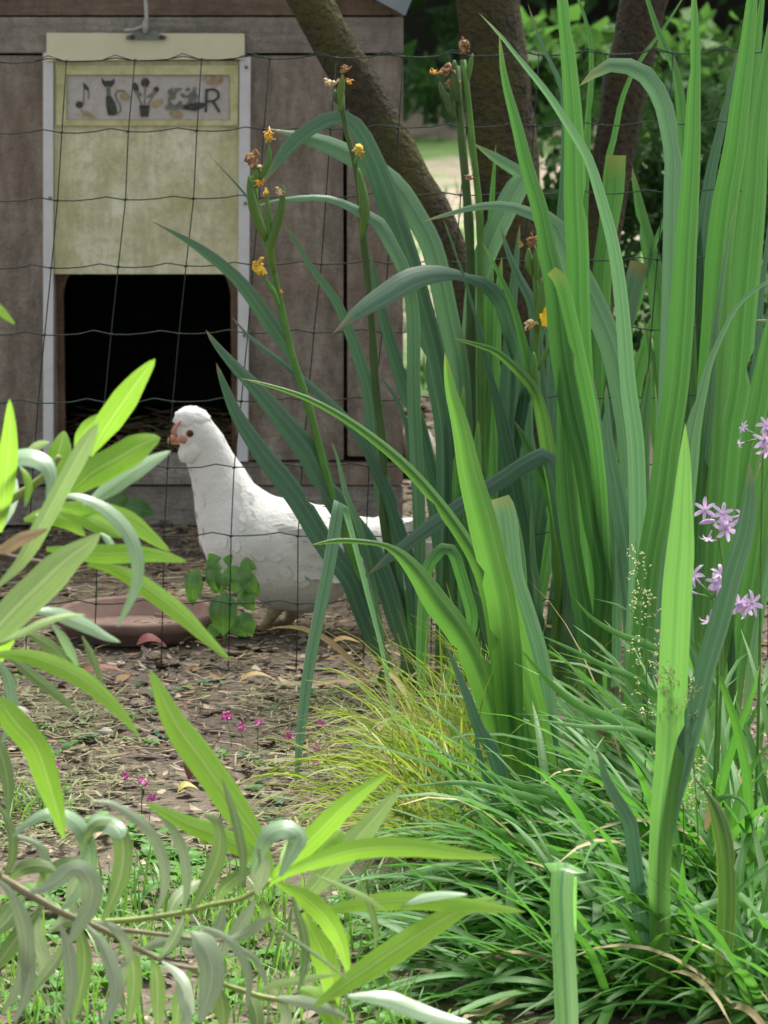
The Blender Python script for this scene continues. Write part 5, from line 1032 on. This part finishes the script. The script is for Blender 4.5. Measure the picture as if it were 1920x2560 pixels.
# ------------------------------------------------------------ small plants and litter
def inview(Y0, Y1, x0, x1, p=1.0):
    """a random ground spot whose photo column lies between x0 and x1"""
    y = math.sqrt(Y0**2 + (Y1**2-Y0**2)*rng.random()); x = (rng.uniform(x0, x1)-960)/FPX*y*1.005; return x, y, gz(x, y)
def vmat(name, cols, rough=.8, trans=None):
    m, nt, b, o = mat(name); at = N(nt, 'Attribute', attribute_name='rnd'); n = noise_tex(nt, s=160, detail=2)
    c = ramp(nt, at.outputs['Fac'], [((i+.0)/len(cols), c_) for i, c_ in enumerate(cols)]); nt.nodes[-1]
    lk(nt, mixc(nt, mth(nt, 'MULTIPLY', n, .5), c, mixc(nt, .5, c, (0, 0, 0))), b.inputs['Base Color']); b.inputs['Roughness'].default_value = rough; b.inputs['Specular IOR Level'].default_value = .25
    for nd in nt.nodes:
        if nd.type == 'VALTORGB': nd.color_ramp.interpolation = 'CONSTANT'
    return m
CHIP = vmat('litter', [(0.105, 0.08, 0.058), (0.18, 0.14, 0.105), (0.052, 0.04, 0.030), (0.28, 0.225, 0.165), (0.13, 0.096, 0.07), (0.36, 0.295, 0.22), (0.21, 0.168, 0.125), (0.085, 0.064, 0.05), (0.26, 0.17, 0.09), (0.16, 0.126, 0.10)])
STRAW = vmat('straw', [(0.30, 0.235, 0.13), (0.40, 0.32, 0.19), (0.22, 0.17, 0.10), (0.33, 0.27, 0.14), (0.46, 0.39, 0.26)], .7)
CLIP = vmat('clippings', [(0.16, 0.17, 0.07), (0.23, 0.22, 0.11), (0.11, 0.13, 0.05), (0.28, 0.25, 0.15), (0.18, 0.165, 0.09)], .7)
def chip(mb, x, y, z, L, w, lift=.35, curl=.3):
    a = rng.uniform(0, 6.28); d = np.array((math.cos(a), math.sin(a), rng.normal()*lift*.5)); s_ = np.array((-math.sin(a), math.cos(a), rng.normal()*lift*.6)); up = np.array((0, 0, 1.0)); c = np.array((x, y, z+.004+rng.random()*.006)); j = lambda: rng.uniform(.7, 1.25)
    cu = up*L*curl*rng.uniform(-.3, 1)
    V = [c-d*L*.5*j()+cu*.5, c-d*L*.2+s_*w*.5*j(), c+d*L*.2*j()+s_*w*.5*j(), c+d*L*.5*j()+cu*.6, c+d*L*.2-s_*w*.5*j(), c-d*L*.2*j()-s_*w*.5*j()]
    mb.add(V, [(0, 1, 2, 5), (2, 3, 4, 5)] if rng.random() < .5 else [(0, 1, 5), (1, 2, 4, 5), (2, 3, 4)], rnd=rng.random())
mb = MB()
for k in range(14000):
    x, y, z = inview(4.55, 7.1, -60, 1980); f = 1 if y < 5.6 else .9
    L = rng.uniform(.005, .022)*f if rng.random() < .88 else rng.uniform(.025, .05); chip(mb, x, y, z, L, L*rng.uniform(.12, .55))
for k in range(1500):
    x, y, z = inview(3.4, 4.55, -60, 1980); L = rng.uniform(.006, .028); chip(mb, x, y, z, L, L*rng.uniform(.25, .7))
for k in range(500):
    x, y, z = inview(7.1, 9.0, 980, 1600); L = rng.uniform(.02, .06); chip(mb, x, y, z, L, L*.6)
tag(mb.build('leaf_litter', [CHIP], smooth=False), kind='stuff')
mb = MB()
for k in range(1500):
    r_ = rng.random()
    if r_ < .45: x, y, z = inview(5.9, 6.75, 100, 1020)
    else: x, y, z = inview(4.7, 6.0, -60, 1200)
    a = rng.normal()*.9 if rng.random() < .7 else rng.uniform(0, 6.28); L = rng.uniform(.015, .06) if r_ < .45 else rng.uniform(.012, .05); d = np.array((math.cos(a), math.sin(a), rng.normal()*.12)); c = np.array((x, y, z+.007+rng.random()*(.02 if r_ < .45 else .006)))
    mb.tube([c-d*L/2, c+np.array((0, 0, rng.normal()*.002)), c+d*L/2], rng.uniform(.0006, .0015), 4, rnd=rng.random())
tag(mb.build('straw', [STRAW]), kind='stuff')
mb = MB()
for k in range(4300):
    x, y, z = inview(4.15, 5.15, -60, 1150)
    if mnoise.noise((x*5, y*3.2, 2.0)) < -.15+.25*rng.random(): continue
    a = rng.uniform(0, 6.28); L = rng.uniform(.02, .075); w = rng.uniform(.0008, .0017); d = np.array((math.cos(a), math.sin(a), rng.normal()*.12)); s_ = np.array((-d[1], d[0], rng.normal()*.4)); c = np.array((x, y, z+.006+.014*rng.random())); b = np.array((rng.normal()*.3, rng.normal()*.3, .25*rng.random()))*L*.3
    mb.add([c-d*L/2-s_*w, c-d*L/2+s_*w, c+b+s_*w, c+b-s_*w, c+d*L/2], [(0, 3, 2, 1), (3, 4, 2)], rnd=rng.random())
tag(mb.build('grass_clippings', [CLIP], smooth=False), kind='stuff')
TURF = leaf_mat('turf_blade', (0.06, 0.16, 0.03), (0.13, 0.27, 0.06), (0.25, 0.55, 0.04), .4, .4, stripes=6)
mb = MB()
for k in range(2600):
    x, y, z = inview(3.35, 4.5, -60, 1200) if rng.random() < .85 else inview(4.4, 5.0, -60, 1100)
    if mnoise.noise((x*6, y*4, 5.0)) + (3.95-y)*.9 < -.12+.3*rng.random(): continue
    strand(mb, (x, y, z), rng.uniform(0, 6.28), rng.uniform(.7, 1.5), rng.uniform(.025, .085), rng.uniform(.0018, .0042), rng.uniform(.3, 1.3), rng.random(), n=5)
tag(mb.build('grass', [TURF]), kind='stuff')
WEED = leaf_mat('weed_leaf', (0.05, 0.17, 0.035), (0.11, 0.27, 0.06), (0.22, 0.5, 0.06), .35, .45, stripes=5, rib=(.16, .32, .10), spec=.2); WEEDB = leaf_mat('weed_leaf_bluish', (0.06, 0.13, 0.07), (0.10, 0.19, 0.10), (0.15, 0.3, 0.1), .3, .6, stripes=5, spec=.2)
def oval(mb, c, d, s_, L, w, rnd, mi=0, fold=.2, lobes=0):
    """an oval leaf from its base c along d"""
    n = 8; nr = np.cross(d, s_); V = []; U = []; nr = nr if nr[2] > 0 else -nr
    for i in range(n):
        t = i/(n-1); hw = w*.5*max(.03, math.sin(PI*t**.75)**.8)*(1+lobes*math.sin(t*19)); p = c + d*L*t + nr*L*(.18*math.sin(PI*t)-.16*t*t)
        V += [p-s_*hw+nr*hw*fold, p, p+s_*hw+nr*hw*fold]; U += [(0, t), (.5, t), (1, t)]
    F = []
    for i in range(n-1): q = 3*i; F += [(q, q+1, q+4, q+3), (q+1, q+2, q+5, q+4)]
    mb.add(V, F, U, rnd, mi)
def rosette(mb, x, y, z, n, L, mi=0, lobes=.0):
    a0 = rng.uniform(0, 6.28)
    for k in range(n):
        a = a0 + k*2*PI/n + rng.normal()*.25; e = rng.uniform(.15, .7); d = np.array((math.cos(a)*math.cos(e), math.sin(a)*math.cos(e), math.sin(e))); s_ = np.array((-math.sin(a), math.cos(a), 0)); l = L*rng.uniform(.6, 1.2); oval(mb, np.array((x, y, z+.003)), d, s_, l, l*rng.uniform(.45, .8), rng.random(), mi, lobes=lobes)
mb = MB()
for k in range(430):
    x, y, z = inview(3.35, 4.3, -60, 1250)
    if mnoise.noise((x*5, y*4, 8.0)) + (3.9-y)*.5 < -.1: continue
    rosette(mb, x, y, z, int(rng.integers(3, 7)), rng.uniform(.012, .032), 0, .12)
for k in range(260):
    x, y, z = inview(4.3, 5.25, -60, 1050)
    if mnoise.noise((x*5, y*4, 3.0)) < .02: continue
    rosette(mb, x, y, z, int(rng.integers(2, 5)), rng.uniform(.012, .028), 1 if rng.random() < .65 else 0, .1)
tag(mb.build('weeds', [WEED, WEEDB]), kind='stuff')
# leafy seedling at the hen's feet
IVY = leaf_mat('seedling_leaf', (0.045, 0.15, 0.03), (0.075, 0.22, 0.045), (0.2, 0.45, 0.05), .35, .32, stripes=6, rib=(.12, .26, .08), spec=.6)
def seedling(base, Y, label, leaves, stems, cat='seedling'):
    g = P(*base, Y); root = thing('seedling', (g[0], Y, 0), label, cat); sb = MB()
    for pts in stems: q = [P(x, y, Y) for x, y in spline(pts, 10)]; q[0][2] = max(q[0][2], -.01); sb.tube(q, np.linspace(.0022, .0012, 10), 6)
    sb.build('stem', [SCAPE], root); lb = MB()
    for (x, y, dx, dy, w, yaw) in leaves:
        c = P(x, y, Y+yaw*.03); e = P(x+dx, y+dy, Y-.012+yaw*.03); d = e-c; L = np.linalg.norm(d); d /= L; s_ = np.cross(d, np.array((.25*yaw, -1, .35))); s_ /= np.linalg.norm(s_); oval(lb, c, d, s_, L, w*Y/FPX, rng.random(), fold=.12)
    lb.build('leaves', [IVY], root)
seedling((560, 1598), 5.42, 'leafy green seedling growing by the fence in front of the hen', [
 (495,1440,-22,70,44,.2),(490,1420,-10,95,46,-.3),(530,1415,10,70,42,.1),(520,1405,30,-10,38,.5),(560,1430,-8,52,40,0),(545,1400,-25,35,44,.3),(575,1470,55,-20,48,.2),(590,1430,45,15,52,-.2),(600,1410,40,10,40,.4),(565,1480,-10,110,74,-.5),(600,1480,35,45,46,.1),(620,1460,30,28,40,.4),(575,1550,40,40,46,.3),(600,1540,38,30,36,.1),(545,1560,-25,40,36,.2),(580,1405,-20,-8,34,.5),(560,1440,60,-8,46,.3),(605,1530,25,62,44,-.1),(610,1440,28,40,48,-.3)],
 [[(560,1610),(565,1540),(575,1480),(560,1420)], [(565,1540),(600,1500),(620,1460)], [(570,1500),(520,1440),(500,1425)]])
seedling((330, 1350), 6.45, 'single pale green lobed leaf standing against the coop sill', [(312,1278,60,-18,52,.2),(310,1265,75,18,56,-.2),(322,1258,-50,-14,40,.2)], [[(345,1352),(335,1310),(318,1272)]])
seedling((1270, 1150), 6.0, 'dark leafy sprig half hidden among the iris stems before the trunks', [(1262,1130,20,-55,62,.2),(1240,1140,10,-70,60,-.2),(1280,1120,35,-10,50,.2),(1250,1150,-30,50,40,.1)], [[(1262,1430),(1262,1300),(1258,1130)]])
# pink clover flowers, one thing each
PINK = plain('pink_petal', (0.62, 0.13, 0.42), .6, .2, 60)
fl = [(565,1805,'in front of the lime leaf point, left of a pair'),(595,1832,'lowest of the three beside the lime leaf'),(630,1819,'rightmost of the three beside the lime leaf'),(783,1823,'touching the hanging iris leaf'),(700,1857,'alone left of the hanging iris leaf'),(775,1889,'just left of the hanging iris leaf, near its end'),(785,1926,'lowest by the end of the hanging iris leaf'),(135,1932,'far left by the drooping lime leaf'),(305,1961,'small and dim above the curled grey leaves'),(340,1973,'the larger head above the curled grey leaves'),(533,2006,'double head beside the upright lime leaf'),(357,2020,'touching the tip of a lime leaf')]
first = None
for i, (x, y, w) in enumerate(fl):
    g = G(x + 14, y + 62); lab = 'tiny magenta clover flower, ' + w
    if first is None:
        first = thing('clover_flower', (0, 0, 0), lab, 'flower', 'small magenta flowers over the litter'); h = .042
        mb = MB(); mb.tube(spline([(0, 0, 0), (-.003, 0, h*.6), (-.007, 0, h)], 8), .0007, 5); mb.build('stem', [SCAPE], first)
        mb = MB(); c = np.array((-.007, 0, h))
        for hd in range(4):
            cc = c + np.array(((hd % 2-.5)*.007, ((hd//2)-.5)*.006, .002*hd))
            for k in range(5):
                a = k*2*PI/5+hd; d = np.array((math.cos(a), -.25+.5*math.sin(a), .6+.5*math.sin(a))); d /= np.linalg.norm(d); s_ = np.cross(d, (0, 1, .2)); s_ /= np.linalg.norm(s_); oval(mb, cc, d, s_, .0058, .0048, .5)
        mb.build('petals', [PINK], first); r = first
    else:
        r = first.copy(); C.objects.link(r); r['label'] = lab
        for ch in list(first.children): q = ch.copy(); C.objects.link(q); q.parent = r
    r.location = (g[0], g[1], 0.0); r.rotation_euler = (0, 0, i*.9); s_ = (1.0, .8, .85, .8, .7, .85, .7, .8, .6, 1.1, 1.3, .75)[i]; r.scale = (s_, s_, 1)
# single fallen leaves, a nut shell, a stone
def fallen(px, py, L, w, ang, col, label, name='fallen_leaf', cat='fallen leaf', tilt=.25, curl=.25, up=0.0, Y=None):
    g = G(px, py) if Y is None else P(px, py, Y); m = leaf_mat('fallen_' + str(px), tuple(v*.8 for v in col), col, col, .15, .6, stripes=5, rib=tuple(v*.6 for v in col))
    root = None; mb = MB(); d = np.array((math.cos(ang), math.sin(ang), tilt)); d /= np.linalg.norm(d); s_ = np.cross(d, (0, -.5*tilt-.1, 1)); s_ /= np.linalg.norm(s_); oval(mb, np.array((g[0], g[1], g[2]+.008+up))-d*L*.5+(0, 0, abs(d[2])*L*.5), d, s_, L, w, .8, fold=curl)
    tag(mb.build(name, [m]), label, cat, 'single fallen leaves on the soil')
fallen(378, 1592, .05, .040, .1, (0.17, 0.020, 0.018), 'shadow-darkened red fallen leaf leaning on the front of the saucer', tilt=.1, up=-.022, Y=5.42)  # red darkened to carry the shadow the leaf lies in
fallen(415, 1612, .075, .03, -.2, (0.20, 0.12, 0.13), 'purplish fallen leaf lying flat under the saucer edge'); fallen(452, 1615, .022, .03, 1.2, (0.60, 0.33, 0.07), 'small orange fallen leaf right of the purplish one'); fallen(250, 1722, .11, .018, .1, (0.24, 0.07, 0.03), 'long thin red brown fallen leaf in front of the fence foot')
fallen(860, 1628, .055, .018, .0, (0.52, 0.33, 0.12), 'orange tan fallen leaf right of the hen, beside the iris bases'); fallen(1005, 1472, .03, .02, .5, (0.48, 0.42, 0.14), 'yellowish fallen leaf behind the iris stems under the hen tail'); fallen(505, 1958, .055, .04, .7, (0.16, 0.05, 0.025), 'crumpled dark rust fallen leaf beside the lime shrub leaf', tilt=.6, curl=.6); fallen(470, 1995, .03, .018, .2, (0.55, 0.50, 0.12), 'pale yellow fallen leaf near the crumpled rust one', curl=.7)
fallen(640, 1720, .06, .016, .05, (0.45, 0.32, 0.12), 'slim tan fallen leaf on the fence line below the hen')
fallen(258, 2118, .036, .018, .6, (0.62, 0.50, 0.32), 'pale nut shell lying among the grass behind the curled grey leaves', 'nut_shell', 'nut shell', curl=1.0)
def stone(px, py, Y, r, label):
    c = P(px, py, Y); V = []; F = []; n = 12
    for i in range(n+1):
        for k in range(2*n):
            a = PI*i/n; b = PI*k/n; v = np.array((r[0]*math.sin(a)*math.cos(b), r[1]*math.sin(a)*math.sin(b), r[2]*math.cos(a))); v *= 1+.25*mnoise.noise(Vector(v)*18); V.append((c[0]+v[0], c[1]+v[1], max(-.02, r[2]*.8+v[2])))
    for i in range(n):
        for k in range(2*n): F.append((i*2*n+k, (i+1)*2*n+k, (i+1)*2*n+(k+1) % (2*n), i*2*n+(k+1) % (2*n)))
    tag(mesh('stone', V, F, STONE), label, 'stone', 'pale stones on the soil')
STONE = plain('pale_stone', (0.36, 0.33, 0.28), .9, .25, 40)
stone(1045, 1250, 7.6, (.045, .05, .065), 'pale upright stone behind the hen tail beside the coop corner'); stone(35, 1760, 4.95, (.022, .02, .014), 'small grey stone at the left edge by the fence foot'); stone(265, 1895, 4.85, (.011, .01, .008), 'little white pebble among the clippings left of the magenta flowers')
